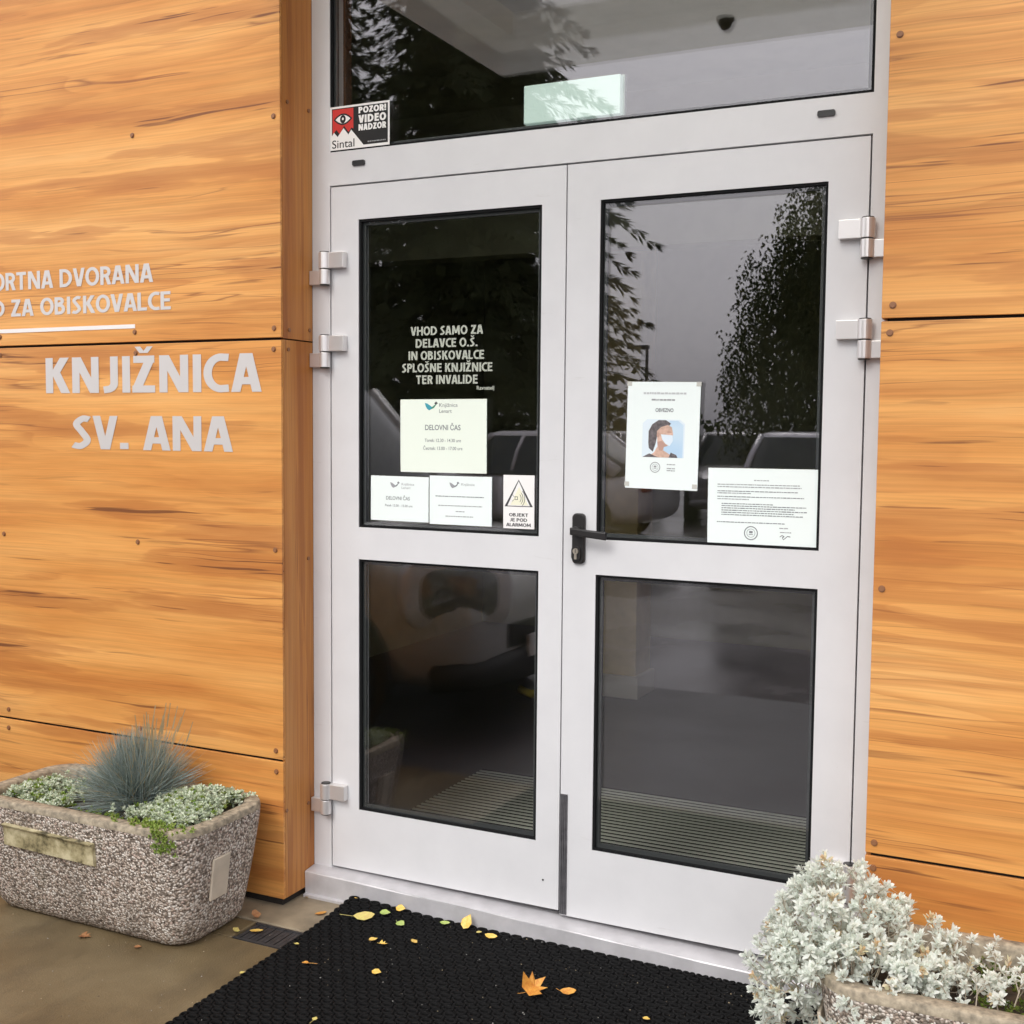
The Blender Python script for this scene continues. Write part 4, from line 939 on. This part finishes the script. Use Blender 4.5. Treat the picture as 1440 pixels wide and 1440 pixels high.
def spruce(label, x, y, h_, rad, z_low, seed, dens=1.0):
    o = thing('spruce_tree', label, 'tree', (x,y,GZ)); r = random.Random(seed)
    m = MB(); m.tube([(0,0,-.1),(0.05,0,h_*.35),(0,.04,h_*.7),(0,0,h_)], [.26,.19,.1,.02], 10); m.build('trunk', BARK, o)
    m = MB(); z = z_low
    while z < h_-.2:
        f = (h_-z)/(h_-z_low); nb = max(5, int(11*dens*(.5+.5*f))); Rr = rad*(f**.8)*r.uniform(.82,1.1)+.15; ph = r.uniform(0, 6.28)
        for b in range(nb):
            a = ph+6.283*b/nb+r.uniform(-.25,.25); L = Rr*r.uniform(.7,1.12); d = Vector((math.cos(a), math.sin(a), 0)); s_ = Vector((-d.y, d.x, 0)); n = max(4, int(L*5.5))
            for k in range(n):
                q = (k+.6)/n; p = d*L*q+Vector((0,0,z+L*(.12*q-.42*q*q)+r.uniform(-.08,.08)))
                for c_ in range(24):
                    sp_ = r.uniform(-.45,.45)*(1.15-q)*min(L, 2)*.9; qv = p+s_*sp_+Vector((0,0,-abs(sp_)*.25)); ln = r.uniform(.18,.34); dr_ = (d*r.uniform(.4,1)+s_*sp_*1.2+Vector((0,0,r.uniform(-.8,-.1)))).normalized()
                    w_ = dr_.cross(Vector((r.uniform(-.4,.4),r.uniform(-.4,.4),1))).normalized()*r.uniform(.018,.034)
                    m.add([qv, qv+dr_*ln*.5+w_, qv+dr_*ln, qv+dr_*ln*.5-w_], [(0,1,2,3)])
        z += r.uniform(.34,.5)
    for k in range(int((h_-z_low-1)*2)):
        zc = z_low+.4+k*.5; f = (h_-zc)/(h_-z_low); leafcloud(m, (0,0,zc-.3), (rad*.62*f**.8,rad*.62*f**.8,.6), 170, .42, r, .8)
    m.build('crown', CON, o); return o
spruce('tall dark spruce with drooping boughs, mirrored above the left door', -11.0,-20.2, 17.5, 4.7, 2.6, 31)
spruce('second dark spruce further left, mirrored behind the left jamb', -16.6,-22.5, 15.0, 4.2, .8, 32, 1.25)
o = thing('weeping_birch', 'weeping birch with hanging leafy strands, mirrored in the right pane', 'tree', (-1.35,-15.6,GZ)); r = random.Random(41)
m = MB(); m.tube([(0,0,-.1),(.1,0,1.6),(0,.1,3.4),(.1,0,5.2)], [.17,.14,.1,.03], 10)
for k in range(16):
    a = r.uniform(0, 6.283); z0 = r.uniform(1.9,4.0); L = r.uniform(.9,1.6); m.tube([(0,0,z0),(math.cos(a)*L*.5,math.sin(a)*L*.5,z0+.7),(math.cos(a)*L,math.sin(a)*L,z0+.6)], [.05,.03,.012], 6)
m.build('trunk', BARK, o); m = MB()
for k in range(1700):
    a = r.uniform(0, 6.283); q = r.random()**.5; z0 = r.uniform(2.0,5.7); Rz = 2.5*math.sqrt(max(.03, 1-((z0-2.6)/3.3)**2)); x, y = math.cos(a)*Rz*q, math.sin(a)*Rz*q
    L = r.uniform(.7,2.2); L = min(L, z0-1.25+.3*r.random()); n = int(L*34)
    for i in range(n):
        p = Vector((x+r.gauss(0,.05)+.05*math.sin(i*.3+k), y+r.gauss(0,.05), z0-L*i/n)); v = Vector((r.gauss(0,.5), r.gauss(0,.5), -1)).normalized(); w_ = v.cross(Vector((r.gauss(0,1),r.gauss(0,1),.2))).normalized()*.021
        m.add([p, p+v*.03+w_, p+v*.07, p+v*.03-w_], [(0,1,2,3)])
for k in range(8): leafcloud(m, (r.gauss(.35,.5), r.gauss(0,.5), 1.5+.42*k), (1.6,1.5,.9), 2600, .12, r, .6)
for k in range(8): leafcloud(m, (.35, 0, 1.4+.42*k), (1.35-.09*k,1.2-.08*k,.6), 800, .30, r, .6)
m.build('crown', BIR, o)
for lab, x, y, sx, h_, sd_ in (('dense dark broadleaf bush behind the parked cars, under the spruce', -12.2,-23.5, 2.6, 4.6, 51), ('dense dark bush left of the spruce foot', -17.3,-20.0, 2.4, 4.2, 52), ('low round bush mirrored at the left edge of the right pane', -10.3,-30.0, 1.2, 1.9, 53),
        ('broad bush standing right of the weeping birch', 2.2,-18.5, 2.4, 4.4, 54), ('dark bush behind weeping birch', -.6,-20.0, 2.2, 4.0, 55)):
    o = thing('bush', lab, 'bush', (x,y,GZ)); r = random.Random(sd_); m = MB(); st = MB()
    for k in range(6): a = k*1.05; st.tube([(0,0,0),(math.cos(a)*.4,math.sin(a)*.4,h_*.5)], [.06,.02], 6)
    st.build('stems', BARK, o)
    for k in range(9): leafcloud(m, (r.gauss(0,sx*.38), r.gauss(0,sx*.3), r.uniform(.25,.72)*h_), (sx*.5,sx*.5,h_*.30), 330, .22, r)
    m.build('foliage', BUSH, o)
lp = thing('street_lamp', 'slim street lamp post with a short arm beyond the car park', 'street lamp', (-9.2,-27.2,GZ))
m = MB(); m.tube([(0,0,0),(0,0,2),(0,0,3.75)], [.06,.05,.04], 10); m.build('lamp_pole', simple('lamp_grey', (.18,.18,.19), .5, .4), lp)
m = MB(); m.box((-.55,-.09,3.70),(.05,.09,3.80)); m.build('lamp_head', simple('lamp_grey_head', (.16,.16,.17), .5, .3), lp, bevel=.02)
mb = MB(); rr = random.Random(77)
for k in range(60):
    x = -70+k*2.4; hh = rr.uniform(1.0,1.9); leafcloud(mb, (x, -62+rr.uniform(-2,2), hh*.5), (2.2,1.5,hh), 130, .5, rr)
tag(mb.build('far_hedge', BUSH), 'low far hedge line closing off the car park', 'hedge', kind='stuff')
